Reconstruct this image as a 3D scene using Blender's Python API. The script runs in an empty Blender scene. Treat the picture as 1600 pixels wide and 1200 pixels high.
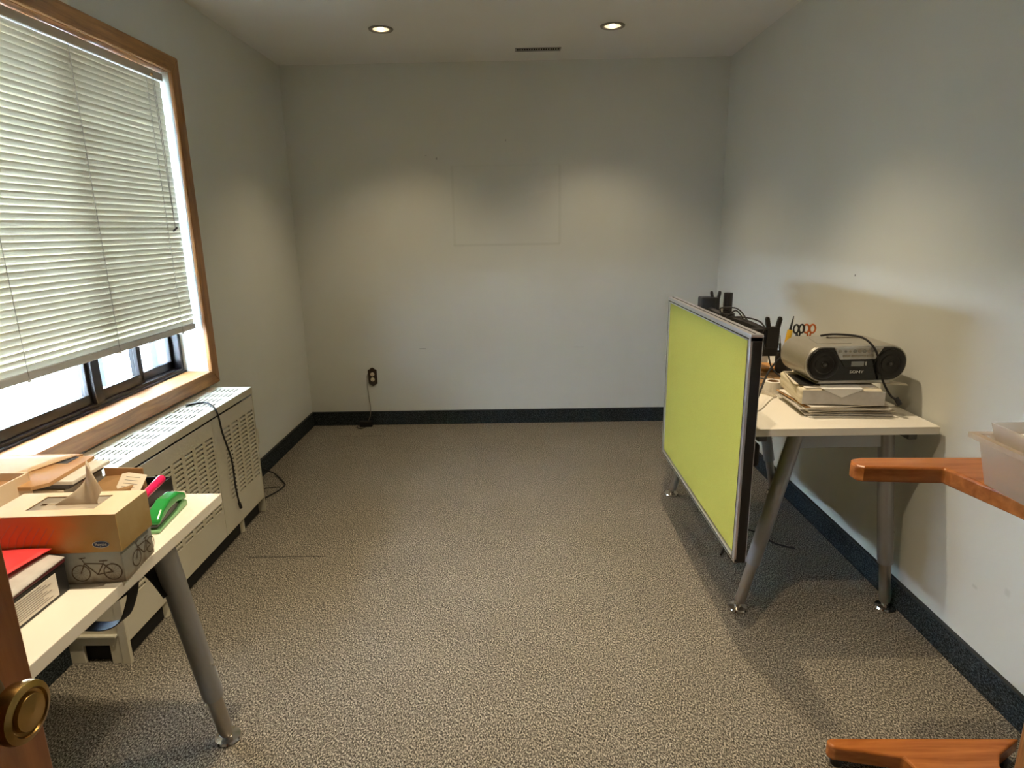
import bpy, math, random
from mathutils import Matrix, Vector
random.seed(7)
sc = bpy.context.scene
COL = sc.collection

# ------------------------------------------------------------------ camera
XL, XR, D, ZC = -1.516, 1.393, 4.409, 2.430        # room: left wall, right wall, back wall, ceiling
YF = -0.22                                          # wall with the doorway, just behind the camera
def cam_matrix(p, y, r, loc):
    fw = Vector((math.sin(y)*math.cos(p), math.cos(y)*math.cos(p), -math.sin(p)))
    rt = Vector((math.cos(y), -math.sin(y), 0)); up = rt.cross(fw)
    rt2 = math.cos(r)*rt + math.sin(r)*up; up2 = -math.sin(r)*rt + math.cos(r)*up
    m = Matrix.Identity(4)
    for i in range(3):
        m[i][0] = rt2[i]; m[i][1] = up2[i]; m[i][2] = -fw[i]; m[i][3] = loc[i]
    return m
cd = bpy.data.cameras.new('camera'); cam = bpy.data.objects.new('camera', cd); COL.objects.link(cam)
cd.sensor_fit = 'HORIZONTAL'; cd.sensor_width = 36; cd.lens = 980.23/1600*36; cd.clip_start = 0.02
cam.matrix_world = cam_matrix(0.244036, -0.0106115, -0.0175686, (0, 0, 1.39))
sc.camera = cam

# ------------------------------------------------------------------ world, exposure
w = bpy.data.worlds.new('overcast_sky'); sc.world = w; w.use_nodes = True
bg = w.node_tree.nodes['Background']
bg.inputs[0].default_value = (0.86, 0.93, 1.0, 1); bg.inputs[1].default_value = 30.0
vs = sc.view_settings
vs.view_transform = 'Standard'; vs.look = 'None'; vs.gamma = 1; vs.exposure = 1.08; vs.use_curve_mapping = False
LAMP_POWER = 40.0
LAMP_COLOR = (1.0, 0.80, 0.54)

# ------------------------------------------------------------------ mesh helpers
class MB:
    def __init__(s): s.v = []; s.f = []
    def add(s, vs_, fs, M=None):
        o = len(s.v)
        s.v += [tuple(M @ Vector(p)) if M else tuple(p) for p in vs_]
        s.f += [tuple(i+o for i in f) for f in fs]; return s
    def box(s, x0, x1, y0, y1, z0, z1, M=None):
        return s.add([(x0,y0,z0),(x1,y0,z0),(x1,y1,z0),(x0,y1,z0),(x0,y0,z1),(x1,y0,z1),(x1,y1,z1),(x0,y1,z1)],
                     [(0,3,2,1),(4,5,6,7),(0,1,5,4),(1,2,6,5),(2,3,7,6),(3,0,4,7)], M)
    def prism(s, poly, axis, a, b, M=None):
        a_ = sum(poly[i][0]*poly[(i+1) % len(poly)][1]-poly[(i+1) % len(poly)][0]*poly[i][1] for i in range(len(poly)))
        if a_ < 0: poly = poly[::-1]
        if axis == 'z': g = lambda p, t: (p[0], p[1], t)
        elif axis == 'x': g = lambda p, t: (t, p[0], p[1])
        else: g = lambda p, t: (p[0], t, p[1]); a, b = b, a
        if axis == 'y': pass
        n = len(poly)
        return s.add([g(p, a) for p in poly]+[g(p, b) for p in poly],
              [tuple(range(n-1, -1, -1)), tuple(range(n, 2*n))]+[(i, (i+1) % n, n+(i+1) % n, n+i) for i in range(n)], M)
    def tube(s, pts, r, n=8, M=None, flat=1.0):
        pts = [Vector(p) for p in pts]; rs = r if isinstance(r, (list, tuple)) else [r]*len(pts)
        vs_ = []; up = None
        for i, p in enumerate(pts):
            t = (pts[min(i+1, len(pts)-1)]-pts[max(i-1, 0)]).normalized()
            if up is None:
                up = Vector((0, 0, 1)) if abs(t.z) < .9 else Vector((1, 0, 0))
            a = t.cross(up)
            if a.length < 1e-5: a = t.cross(Vector((0, 1, 0)))
            a.normalize(); up = a.cross(t).normalized()
            for k in range(n):
                th = 2*math.pi*k/n
                vs_.append(p + a*math.cos(th)*rs[i] + up*math.sin(th)*rs[i]*flat)
        fs = []
        for i in range(len(pts)-1):
            for k in range(n):
                fs.append((i*n+k, i*n+(k+1) % n, (i+1)*n+(k+1) % n, (i+1)*n+k))
        fs.append(tuple(range(n-1, -1, -1))); fs.append(tuple((len(pts)-1)*n+k for k in range(n)))
        return s.add(vs_, fs, M)
    def lathe(s, prof, n=24, M=None):
        vs_ = []; fs = []
        for r, z in prof:
            for k in range(n):
                th = 2*math.pi*k/n; vs_.append((r*math.cos(th), r*math.sin(th), z))
        for i in range(len(prof)-1):
            for k in range(n):
                fs.append((i*n+k, i*n+(k+1) % n, (i+1)*n+(k+1) % n, (i+1)*n+k))
        if prof[0][0] > 1e-6: fs.append(tuple(range(n-1, -1, -1)))
        if prof[-1][0] > 1e-6: fs.append(tuple((len(prof)-1)*n+k for k in range(n)))
        return s.add(vs_, fs, M)
    def lathe_open(s, prof, n=24, M=None):
        c = len(s.f); s.lathe(prof, n, M); k = (prof[0][0] > 1e-6)+(prof[-1][0] > 1e-6)
        if k: s.f = s.f[:-k]
        return s
    def ribbon(s, pts, wdir, wid, th, M=None):
        pts = [Vector(p) for p in pts]; wd = Vector(wdir).normalized(); vs_ = []; fs = []
        for i, p in enumerate(pts):
            t = (pts[min(i+1, len(pts)-1)]-pts[max(i-1, 0)]).normalized(); nn = t.cross(wd).normalized()
            for a, b in ((-1, -1), (1, -1), (1, 1), (-1, 1)): vs_.append(p + wd*a*wid/2 + nn*b*th/2)
        for i in range(len(pts)-1):
            for k in range(4): fs.append((i*4+k, i*4+(k+1) % 4, i*4+4+(k+1) % 4, i*4+4+k))
        fs.append((3, 2, 1, 0)); e = (len(pts)-1)*4; fs.append((e, e+1, e+2, e+3))
        return s.add(vs_, fs, M)
    def grid_holes(s, u0, u1, v0, v1, holes, g):
        """flat panel in (u,v) with rectangular holes; g maps (u,v)->xyz"""
        us = sorted(set([u0, u1]+[h[0] for h in holes]+[h[1] for h in holes]))
        vv = sorted(set([v0, v1]+[h[2] for h in holes]+[h[3] for h in holes]))
        hs = set(); ui = {u: i for i, u in enumerate(us)}; vi = {v: i for i, v in enumerate(vv)}
        for h in holes:
            for i in range(ui[h[0]], ui[h[1]]):
                for j in range(vi[h[2]], vi[h[3]]): hs.add((i, j))
        nv = len(vv)
        fs = [(i*nv+j, (i+1)*nv+j, (i+1)*nv+j+1, i*nv+j+1) for i in range(len(us)-1) for j in range(nv-1) if (i, j) not in hs]
        return s.add([g(u, v) for u in us for v in vv], fs)
    def mesh(s, name, mat, smooth=None):
        me = bpy.data.meshes.new(name); me.from_pydata(s.v, [], s.f); me.update()
        if mat: me.materials.append(mat)
        if smooth:
            me.polygons.foreach_set('use_smooth', [True]*len(me.polygons)); me.set_sharp_from_angle(angle=math.radians(smooth))
        return me
    def build(s, name, mat, parent=None, bevel=0, smooth=None, solid=0, seg=2, loc=None, rot=None):
        return link(name, s.mesh(name, mat, smooth), parent, bevel, solid, seg, loc, rot)
def link(name, me, parent=None, bevel=0, solid=0, seg=2, loc=None, rot=None):
    o = bpy.data.objects.new(name, me); COL.objects.link(o); o.parent = parent
    if loc: o.location = loc
    if rot: o.rotation_euler = rot
    if solid:
        m = o.modifiers.new('thickness', 'SOLIDIFY'); m.thickness = solid; m.offset = 0
    if bevel:
        m = o.modifiers.new('bevel', 'BEVEL'); m.width = bevel; m.segments = seg; m.limit_method = 'ANGLE'; m.angle_limit = math.radians(40)
    return o
def spl(pts, n=8):
    P = [Vector(p) for p in pts]; out = []
    for i in range(len(P)-1):
        a = P[max(i-1, 0)]; b = P[i]; c = P[i+1]; d = P[min(i+2, len(P)-1)]
        for k in range(n):
            t = k/n
            out.append(.5*((2*b)+(c-a)*t+(2*a-5*b+4*c-d)*t*t+(-a+3*b-3*c+d)*t**3))
    out.append(P[-1]); return out
def rrect(w_, h_, r, n=6, cx=0, cy=0):
    o = []
    for sx, sy, a0 in ((1, 1, 0), (-1, 1, 90), (-1, -1, 180), (1, -1, 270)):
        for k in range(n+1):
            a = math.radians(a0+90*k/n); o.append((cx+sx*(w_/2-r)+r*math.cos(a), cy+sy*(h_/2-r)+r*math.sin(a)))
    return o
def thing(name, label, cat, loc=(0, 0, 0), rz=0, group=None):
    o = bpy.data.objects.new(name, None); COL.objects.link(o); o.empty_display_size = .05
    o.location = loc; o.rotation_euler = (0, 0, rz); return tag(o, label, cat, group)
def tag(o, label, cat, group=None):
    o['label'] = label; o['category'] = cat
    if group: o['group'] = group
    return o
def struct(o, label=None):
    o['kind'] = 'structure'
    if label: o['label'] = label
    return o
def T(x, y, z): return Matrix.Translation((x, y, z))
def Rm(a, ax): return Matrix.Rotation(math.radians(a), 4, ax)
def text(name, body, size, mat, parent, M, extrude=.0004, sx=1.0):
    c = bpy.data.curves.new(name, 'FONT'); c.body = body; c.size = size; c.extrude = extrude; c.align_x = 'CENTER'; c.align_y = 'CENTER'; c.resolution_u = 3
    t = bpy.data.objects.new(name, c); COL.objects.link(t)
    me = bpy.data.meshes.new_from_object(t.evaluated_get(bpy.context.evaluated_depsgraph_get()))
    bpy.data.objects.remove(t); me.materials.clear(); me.materials.append(mat)
    me.transform(M @ Matrix.Diagonal((sx, 1, 1, 1))); me.name = name
    return link(name, me, parent)

# ------------------------------------------------------------------ materials
def nt(name):
    m = bpy.data.materials.new(name); m.use_nodes = True
    t = m.node_tree; return m, t, t.nodes['Principled BSDF'], t.nodes, t.links
def pm(name, c, rough=.5, metal=0, c2=None, scale=20, detail=3, bump=0, bscale=None, spec=.5, stretch=(1, 1, 1), lo=.35, hi=.65):
    m, t, b, N, L = nt(name)
    b.inputs['Base Color'].default_value = (*c, 1); b.inputs['Roughness'].default_value = rough
    b.inputs['Metallic'].default_value = metal; b.inputs['Specular IOR Level'].default_value = spec
    if c2 or bump:
        tc = N.new('ShaderNodeTexCoord'); mp = N.new('ShaderNodeMapping'); mp.inputs['Scale'].default_value = stretch
        L.new(tc.outputs['Object'], mp.inputs[0])
    if c2:
        n = N.new('ShaderNodeTexNoise'); n.inputs['Scale'].default_value = scale; n.inputs['Detail'].default_value = detail
        L.new(mp.outputs[0], n.inputs['Vector'])
        r = N.new('ShaderNodeValToRGB'); r.color_ramp.elements[0].position = lo; r.color_ramp.elements[1].position = hi
        r.color_ramp.elements[0].color = (*c, 1); r.color_ramp.elements[1].color = (*c2, 1)
        L.new(n.outputs[0], r.inputs[0]); L.new(r.outputs[0], b.inputs['Base Color'])
    if bump:
        n2 = N.new('ShaderNodeTexNoise'); n2.inputs['Scale'].default_value = bscale or scale; n2.inputs['Detail'].default_value = 2
        L.new(mp.outputs[0], n2.inputs['Vector'])
        bp = N.new('ShaderNodeBump'); bp.inputs['Strength'].default_value = bump; bp.inputs['Distance'].default_value = .002
        L.new(n2.outputs[0], bp.inputs['Height']); L.new(bp.outputs[0], b.inputs['Normal'])
    return m
def wood(name, c1, c2, axis, rough=.35, scale=14):
    st = {'x': (.07, 1, 1), 'y': (1, .07, 1), 'z': (1, 1, .07)}[axis]
    m, t, b, N, L = nt(name); b.inputs['Roughness'].default_value = rough
    tc = N.new('ShaderNodeTexCoord'); mp = N.new('ShaderNodeMapping'); mp.inputs['Scale'].default_value = st
    L.new(tc.outputs['Object'], mp.inputs[0])
    n = N.new('ShaderNodeTexNoise'); n.inputs['Scale'].default_value = scale*5; n.inputs['Detail'].default_value = 5; n.inputs['Roughness'].default_value = .6; n.inputs['Distortion'].default_value = .6
    L.new(mp.outputs[0], n.inputs['Vector'])
    r = N.new('ShaderNodeValToRGB'); r.color_ramp.elements[0].position = .3; r.color_ramp.elements[1].position = .72
    r.color_ramp.elements[0].color = (*c1, 1); r.color_ramp.elements[1].color = (*c2, 1)
    L.new(n.outputs[0], r.inputs[0]); L.new(r.outputs[0], b.inputs['Base Color'])
    bp = N.new('ShaderNodeBump'); bp.inputs['Strength'].default_value = .12; bp.inputs['Distance'].default_value = .001
    L.new(n.outputs[0], bp.inputs['Height']); L.new(bp.outputs[0], b.inputs['Normal'])
    return m
def rect_mask(N, L, px, pz, x0, x1, z0, z1, soft=.004):
    def edge(src, e, sgn):
        r = N.new('ShaderNodeMapRange'); r.interpolation_type = 'SMOOTHSTEP'
        r.inputs['From Min'].default_value = e-soft; r.inputs['From Max'].default_value = e+soft
        r.inputs['To Min'].default_value = 0 if sgn > 0 else 1; r.inputs['To Max'].default_value = 1 if sgn > 0 else 0
        L.new(src, r.inputs['Value']); return r.outputs[0]
    def mul(a, b):
        k = N.new('ShaderNodeMath'); k.operation = 'MULTIPLY'; L.new(a, k.inputs[0]); L.new(b, k.inputs[1]); return k.outputs[0]
    return mul(mul(edge(px, x0, 1), edge(px, x1, -1)), mul(edge(pz, z0, 1), edge(pz, z1, -1)))
def mixcol(N, L, fac, a, bcol, k=1.0):
    mx = N.new('ShaderNodeMix'); mx.data_type = 'RGBA'
    if k != 1.0:
        q = N.new('ShaderNodeMath'); q.operation = 'MULTIPLY'; q.inputs[1].default_value = k; L.new(fac, q.inputs[0]); fac = q.outputs[0]
    L.new(fac, mx.inputs[0]); L.new(a, mx.inputs[6]); mx.inputs[7].default_value = (*bcol, 1); return mx.outputs[2]
def paint(name, c, c2, marks=(), axes=('X', 'Z'), bump=.06):
    m, t, b, N, L = nt(name); b.inputs['Roughness'].default_value = .62; b.inputs['Specular IOR Level'].default_value = .3
    tc = N.new('ShaderNodeTexCoord'); n = N.new('ShaderNodeTexNoise'); n.inputs['Scale'].default_value = 1.7; n.inputs['Detail'].default_value = 4
    L.new(tc.outputs['Object'], n.inputs['Vector'])
    r = N.new('ShaderNodeValToRGB'); r.color_ramp.elements[0].position = .35; r.color_ramp.elements[1].position = .65
    r.color_ramp.elements[0].color = (*c, 1); r.color_ramp.elements[1].color = (*c2, 1); L.new(n.outputs[0], r.inputs[0])
    out = r.outputs[0]
    sp = N.new('ShaderNodeSeparateXYZ'); L.new(tc.outputs['Object'], sp.inputs[0])
    for x0, x1, z0, z1, col, k, soft in marks:
        out = mixcol(N, L, rect_mask(N, L, sp.outputs[axes[0]], sp.outputs[axes[1]], x0, x1, z0, z1, soft), out, col, k)
    L.new(out, b.inputs['Base Color'])
    n2 = N.new('ShaderNodeTexNoise'); n2.inputs['Scale'].default_value = 160; n2.inputs['Detail'].default_value = 3; L.new(tc.outputs['Object'], n2.inputs['Vector'])
    bp = N.new('ShaderNodeBump'); bp.inputs['Strength'].default_value = bump; bp.inputs['Distance'].default_value = .002
    L.new(n2.outputs[0], bp.inputs['Height']); L.new(bp.outputs[0], b.inputs['Normal'])
    return m
def carpet(name, ca, cb, cc, seams=()):
    m, t, b, N, L = nt(name); b.inputs['Roughness'].default_value = .95; b.inputs['Specular IOR Level'].default_value = .1
    tc = N.new('ShaderNodeTexCoord')
    mp = N.new('ShaderNodeMapping'); mp.inputs['Scale'].default_value = (1, .62, 1); mp.inputs['Rotation'].default_value = (0, 0, .5)
    L.new(tc.outputs['Object'], mp.inputs[0])
    n = N.new('ShaderNodeTexNoise'); n.inputs['Scale'].default_value = 235; n.inputs['Detail'].default_value = 3; n.inputs['Roughness'].default_value = .75
    L.new(mp.outputs[0], n.inputs['Vector'])
    r = N.new('ShaderNodeValToRGB'); e = r.color_ramp.elements; e[0].position = .38; e[0].color = (*ca, 1); e[1].position = .63; e[1].color = (*cc, 1)
    k = e.new(.5); k.color = (*cb, 1)
    L.new(n.outputs[0], r.inputs[0])
    n3 = N.new('ShaderNodeTexNoise'); n3.inputs['Scale'].default_value = 3; n3.inputs['Detail'].default_value = 4; L.new(tc.outputs['Object'], n3.inputs['Vector'])
    mr = N.new('ShaderNodeMapRange'); mr.inputs['From Min'].default_value = .3; mr.inputs['From Max'].default_value = .7; mr.inputs['To Min'].default_value = .95; mr.inputs['To Max'].default_value = 1.05
    L.new(n3.outputs[0], mr.inputs['Value'])
    mu = N.new('ShaderNodeMix'); mu.data_type = 'RGBA'; mu.blend_type = 'MULTIPLY'; mu.inputs[0].default_value = 1
    L.new(r.outputs[0], mu.inputs[6]); L.new(mr.outputs[0], mu.inputs[7]); out = mu.outputs[2]
    sp = N.new('ShaderNodeSeparateXYZ'); L.new(tc.outputs['Object'], sp.inputs[0])
    for x0, x1, y0, y1 in seams:
        out = mixcol(N, L, rect_mask(N, L, sp.outputs['X'], sp.outputs['Y'], x0, x1, y0, y1, .002), out, (.02, .02, .018), .7)
    L.new(out, b.inputs['Base Color'])
    bp = N.new('ShaderNodeBump'); bp.inputs['Strength'].default_value = .25; bp.inputs['Distance'].default_value = .004
    L.new(n.outputs[0], bp.inputs['Height']); L.new(bp.outputs[0], b.inputs['Normal'])
    return m
def emit(name, c, s_):
    m, t, b, N, L = nt(name); b.inputs['Base Color'].default_value = (*c, 1)
    b.inputs['Emission Color'].default_value = (*c, 1); b.inputs['Emission Strength'].default_value = s_; return m
def translucent(name, c, fac=.5, rough=.5, transp=0.0):
    m, t, b, N, L = nt(name); b.inputs['Base Color'].default_value = (*c, 1); b.inputs['Roughness'].default_value = rough
    tr = N.new('ShaderNodeBsdfTranslucent'); tr.inputs[0].default_value = (*c, 1)
    mx = N.new('ShaderNodeMixShader'); mx.inputs[0].default_value = fac
    L.new(b.outputs[0], mx.inputs[1]); L.new(tr.outputs[0], mx.inputs[2]); out = mx.outputs[0]
    if transp:
        tp = N.new('ShaderNodeBsdfTransparent'); m2 = N.new('ShaderNodeMixShader'); m2.inputs[0].default_value = transp
        L.new(out, m2.inputs[1]); L.new(tp.outputs[0], m2.inputs[2]); out = m2.outputs[0]
    L.new(out, N['Material Output'].inputs[0]); return m
def glass(name):
    m, t, b, N, L = nt(name)
    tp = N.new('ShaderNodeBsdfTransparent'); tp.inputs[0].default_value = (.93, .97, 1, 1)
    gl = N.new('ShaderNodeBsdfGlossy'); gl.inputs['Roughness'].default_value = .02
    lw = N.new('ShaderNodeLayerWeight'); lw.inputs[0].default_value = .5
    pw = N.new('ShaderNodeMath'); pw.operation = 'POWER'; pw.inputs[1].default_value = 5; L.new(lw.outputs['Facing'], pw.inputs[0])
    fr = N.new('ShaderNodeMath'); fr.operation = 'MULTIPLY_ADD'; fr.inputs[1].default_value = .9; fr.inputs[2].default_value = .03; L.new(pw.outputs[0], fr.inputs[0])
    mx = N.new('ShaderNodeMixShader'); L.new(fr.outputs[0], mx.inputs[0]); L.new(tp.outputs[0], mx.inputs[1]); L.new(gl.outputs[0], mx.inputs[2])
    L.new(mx.outputs[0], N['Material Output'].inputs[0]); return m

WALLC, WALLC2 = (.68, .695, .645), (.705, .72, .67)
M = {}
gd = (.48, .50, .44); dk = (.06, .06, .05)
M['wall'] = paint('sage_wall_paint', WALLC, WALLC2)
M['wall_back'] = paint('sage_wall_paint_back', WALLC, WALLC2, marks=[
    (-.432, .30, 1.272, 1.286, gd, .32, .006), (-.432, -.415, 1.28, 1.80, gd, .2, .006), (.288, .306, 1.28, 1.79, gd, .26, .006), (-.42, .31, 1.79, 1.80, gd, .10, .006),
    (-.704, -.659, .561, .564, dk, .6, .002), (.40, .47, .555, .558, dk, .3, .002), (-.064, -.058, 1.945, 1.957, dk, .5, .002), (-.528, -.518, 1.838, 1.852, dk, .45, .002),
    (-.60, -.588, 1.863, 1.867, dk, .35, .002), (-.9, -.62, 1.0, 1.25, (.6, .62, .56), .12, .06)])
M['wall_right'] = paint('sage_wall_paint_right', WALLC, WALLC2, axes=('Y', 'Z'), marks=[
    (2.62, 2.628, 1.172, 1.180, dk, .8, .002), (1.72, 1.74, .29, .30, gd, .5, .004), (1.60, 1.62, .34, .36, gd, .4, .005), (1.95, 2.2, 1.75, 1.82, gd, .08, .05), (2.3, 2.305, 2.1, 2.11, dk, .6, .002)])
M['ceiling'] = paint('ceiling_paint', (.80, .795, .765), (.83, .825, .795), bump=.1)
M['carpet'] = carpet('grey_beige_carpet', (.016, .015, .0125), (.135, .124, .10), (.52, .475, .385), seams=[(-1.20, -.86, 2.488, 2.496), (-1.255, -.944, 4.146, 4.152)])
M['carpetdark'] = carpet('slate_carpet_base', (.006, .008, .009), (.022, .028, .030), (.075, .09, .095))
M['binding'] = pm('dark_binding_tape', (.02, .026, .028), .8)
M['oak_y'] = wood('oak_along_wall', (.21, .088, .027), (.45, .215, .07), 'y', .3)
M['sill'] = wood('oak_sill', (.21, .088, .027), (.45, .215, .07), 'y', .55)
M['oak_z'] = wood('oak_upright', (.21, .088, .027), (.45, .215, .07), 'z', .3)
M['door'] = wood('door_mahogany', (.16, .05, .014), (.36, .135, .04), 'z', .3, 9)
M['teak'] = wood('glossy_teak', (.26, .075, .014), (.50, .17, .035), 'x', .22, 9)
M['bronze'] = pm('dark_bronze_aluminium', (.014, .011, .012), .35, .3)
M['white_pvc'] = pm('outer_white_frame', (.75, .78, .82), .4)
M['reveal'] = pm('painted_outer_reveal', (.62, .66, .72), .7)
M['glass'] = glass('window_glass')
M['slat'] = translucent('cream_blind_slat', (.62, .56, .41), .03, .35)
M['cream'] = pm('cream_metal', (.62, .58, .47), .4)
M['railgrey'] = pm('blind_rail_grey', (.62, .60, .56), .35)
M['cord'] = pm('thin_cord', (.22, .20, .16), .8)
M['bead'] = pm('white_cord_bead', (.85, .85, .85), .4)
M['radiator'] = pm('cream_enamel', (.60, .575, .47), .32, 0, (.63, .60, .49), 6)
M['radtop'] = pm('cream_enamel_top', (.60, .575, .47), .6, spec=.15)
M['dark'] = pm('dark_cavity', (.012, .012, .012), .8)
M['desk'] = pm('white_laminate', (.87, .83, .75), .35)
M['deskedge'] = pm('white_laminate_edge', (.78, .75, .69), .4)
M['steel'] = pm('silver_grey_paint', (.36, .37, .39), .38, .55)
M['legext'] = pm('brushed_leg_steel', (.40, .37, .33), .3, .8)
M['steeldk'] = pm('dark_grey_steel', (.10, .105, .115), .45, .3)
M['chrome'] = pm('chrome', (.72, .70, .68), .12, 1)
M['alu'] = pm('satin_aluminium', (.66, .67, .72), .3, .75)
M['black'] = pm('matt_black_plastic', (.012, .012, .013), .45)
M['blackrough'] = pm('black_rubber', (.014, .014, .015), .7)
M['fabric'] = pm('lime_fabric', (.47, .445, .075), .85, 0, (.51, .485, .09), 400, 2, .25, 900)
M['boombox'] = pm('champagne_plastic', (.36, .34, .29), .32, .35)
M['silver'] = pm('silver_plastic', (.52, .52, .50), .3, .5)
M['speaker'] = pm('speaker_grille', (.008, .008, .009), .4)
M['gloss'] = pm('gloss_black', (.012, .012, .013), .12)
M['lcd'] = pm('grey_lcd', (.27, .28, .27), .25)
M['white'] = pm('white_print', (.85, .85, .85), .6)
M['paper'] = pm('white_paper', (.78, .74, .68), .8, 0, (.82, .79, .73), 30)
M['paper2'] = pm('ivory_paper', (.70, .63, .52), .8, 0, (.74, .68, .57), 30)
M['paper3'] = pm('grey_paper', (.52, .50, .48), .8, 0, (.60, .58, .56), 30)
M['paperedge'] = pm('packed_paper_edges', (.66, .58, .42), .8, 0, (.78, .72, .58), 4, 4, .4, 60, stretch=(1, 1, 40))
M['kraft'] = pm('kraft_card', (.48, .27, .115), .75, 0, (.53, .31, .14), 12)
M['lidcream'] = pm('cream_carton', (.76, .60, .42), .55, 0, (.79, .63, .45), 8)
M['kraftdk'] = pm('brown_corrugated_card', (.30, .17, .07), .8, 0, (.36, .21, .09), 20)
M['manila'] = pm('manila_envelope', (.66, .47, .27), .75, 0, (.70, .51, .30), 10)
M['brass'] = pm('aged_brass', (.42, .26, .085), .28, 1, (.30, .18, .06), 25)
M['brassdk'] = pm('dark_brass', (.16, .10, .035), .4, .9)
M['pink'] = pm('pink_plastic', (.80, .012, .12), .3)
M['green'] = pm('green_plastic', (.02, .30, .055), .28)
M['greenlt'] = pm('pale_green_plastic', (.20, .42, .20), .35)
M['yellow'] = pm('yellow_plastic', (.62, .38, .02), .35)
M['orange'] = pm('orange_plastic', (.50, .12, .02), .35)
M['beech'] = wood('pale_orange_wood', (.58, .25, .06), (.75, .38, .11), 'x', .35)
M['plastic'] = translucent('frosted_plastic', (.86, .76, .64), .5, .3, .68)
M['maroon'] = pm('maroon_card', (.10, .012, .018), .5)
M['red'] = pm('red_paper', (.72, .05, .055), .6)
M['blue'] = pm('navy_print', (.02, .045, .16), .5)
M['ink'] = pm('dark_ink', (.05, .035, .03), .7)
M['greyink'] = pm('grey_ink', (.25, .22, .20), .7)
M['sepia'] = pm('sepia_ink', (.10, .065, .04), .7)
M['tissue'] = translucent('tissue_paper', (.84, .74, .60), .3, .9)
M['film'] = translucent('clear_film', (.75, .70, .62), .3, .15, .45)
M['ivory'] = pm('ivory_receptacle', (.72, .60, .42), .4)
M['brownplate'] = pm('brown_metal_plate', (.05, .032, .02), .4, .3)
M['paving'] = pm('pale_outdoor_paving', (.72, .72, .72), .9, 0, (.78, .78, .78), 3)
M['bulb'] = emit('lit_halogen_bulb', (1, .80, .50), 16)
M['reflector'] = pm('lamp_reflector', (.22, .21, .19), .5, .2)
M['trimring'] = pm('lamp_trim_grey', (.28, .27, .25), .4, .5)
def tissue_print(name, stops, axis=0):
    m, t, b, N, L = nt(name); b.inputs['Roughness'].default_value = .38
    tc = N.new('ShaderNodeTexCoord'); sp = N.new('ShaderNodeSeparateXYZ'); L.new(tc.outputs['Object'], sp.inputs[0])
    n = N.new('ShaderNodeTexNoise'); n.inputs['Scale'].default_value = 28; n.inputs['Detail'].default_value = 3; L.new(tc.outputs['Object'], n.inputs['Vector'])
    ma = N.new('ShaderNodeMath'); ma.operation = 'MULTIPLY_ADD'; ma.inputs[1].default_value = .07; L.new(n.outputs[0], ma.inputs[0]); L.new(sp.outputs[axis], ma.inputs[2])
    mr = N.new('ShaderNodeMapRange'); mr.inputs['From Min'].default_value = stops[0]; mr.inputs['From Max'].default_value = stops[1]; L.new(ma.outputs[0], mr.inputs['Value'])
    r = N.new('ShaderNodeValToRGB'); e = r.color_ramp.elements; cs = stops[2]
    e[0].position = cs[0][0]; e[0].color = (*cs[0][1], 1); e[1].position = cs[-1][0]; e[1].color = (*cs[-1][1], 1)
    for p, c in cs[1:-1]: k = e.new(p); k.color = (*c, 1)
    L.new(mr.outputs[0], r.inputs[0]); L.new(r.outputs[0], b.inputs['Base Color']); return m
M['sunset'] = tissue_print('orange_meadow_print', (-.22, .05, [(0, (.68, .16, .06)), (.45, (.80, .20, .03)), (.75, (.52, .29, .075)), (1, (.56, .39, .16))]))
M['beach'] = tissue_print('grey_beach_print', (.0, .10, [(0, (.10, .075, .05)), (.32, (.20, .15, .10)), (.5, (.36, .34, .28)), (1, (.33, .37, .38))]), 2)

# ================================================================== room shell
H2 = 1.9                                             # depth of the added, unseen hallway box behind the doorway
struct(MB().box(XL-.4, XR+.3, YF-H2, D+.2, -.12, 0).build('floor', M['carpet']), 'grey beige loop pile carpet')
LAMPS = [(-.705, 3.695), (.532, 3.722), (-.60, 1.25), (.22, 1.28), (.545, 2.37)]
VENT = (.010, .285, 4.115, 4.185)
hs = [(x-.043, x+.043, y-.043, y+.043) for x, y in LAMPS] + [(VENT[0]+.008, VENT[1]-.008, VENT[2]+.012, VENT[3]-.012)]
ce = MB().grid_holes(XL-.02, XR+.02, YF-.1, D+.02, hs, lambda u, v: (u, v, ZC))
ce.box(XL-.4, XR+.3, YF-H2, D+.2, ZC+.12, ZC+.2)
struct(ce.build('ceiling', M['ceiling']))
# window opening in the left wall
WY0, WY1, WZ0, WZ1 = 1.285, 2.985, .735, 2.078
TH = .34
wl = MB(); a, b_ = XL-TH, XL
wl.box(a, b_, YF-.12, WY0, 0, ZC+.12).box(a, b_, WY1, D+.2, 0, ZC+.12).box(a, b_, WY0, WY1, 0, WZ0-.02).box(a, b_, WY0, WY1, WZ1+.02, ZC+.12)
struct(wl.build('wall_left', M['wall']))
struct(MB().box(XL, XR, D, D+.2, 0, ZC+.12).build('wall_back', M['wall_back']))
struct(MB().box(XR, XR+.2, YF-.12, D+.2, 0, ZC+.12).build('wall_right', M['wall_right']))
DX0, DX1 = -.585, .30                                # doorway
wf = MB().box(XL, DX0, YF-.12, YF, 0, ZC+.12).box(DX1, XR, YF-.12, YF, 0, ZC+.12).box(DX0, DX1, YF-.12, YF, 2.06, ZC+.12)
struct(wf.build('wall_front', M['wall']))
wh = MB().box(XL-.4, XR+.3, YF-H2-.1, YF-H2, 0, ZC+.12).box(XL-.5, XL-.4, YF-H2, YF-.12, 0, ZC+.12).box(XR+.3, XR+.4, YF-H2, YF-.12, 0, ZC+.12)  # unseen hallway walls, added to keep sky light from leaking through the doorway
wh.box(XL-.4, XL, YF-.12, YF-.02, 0, ZC+.12).box(XR, XR+.3, YF-.12, YF-.02, 0, ZC+.12)
struct(wh.build('wall_hallway_unseen', M['wall']))
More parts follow.
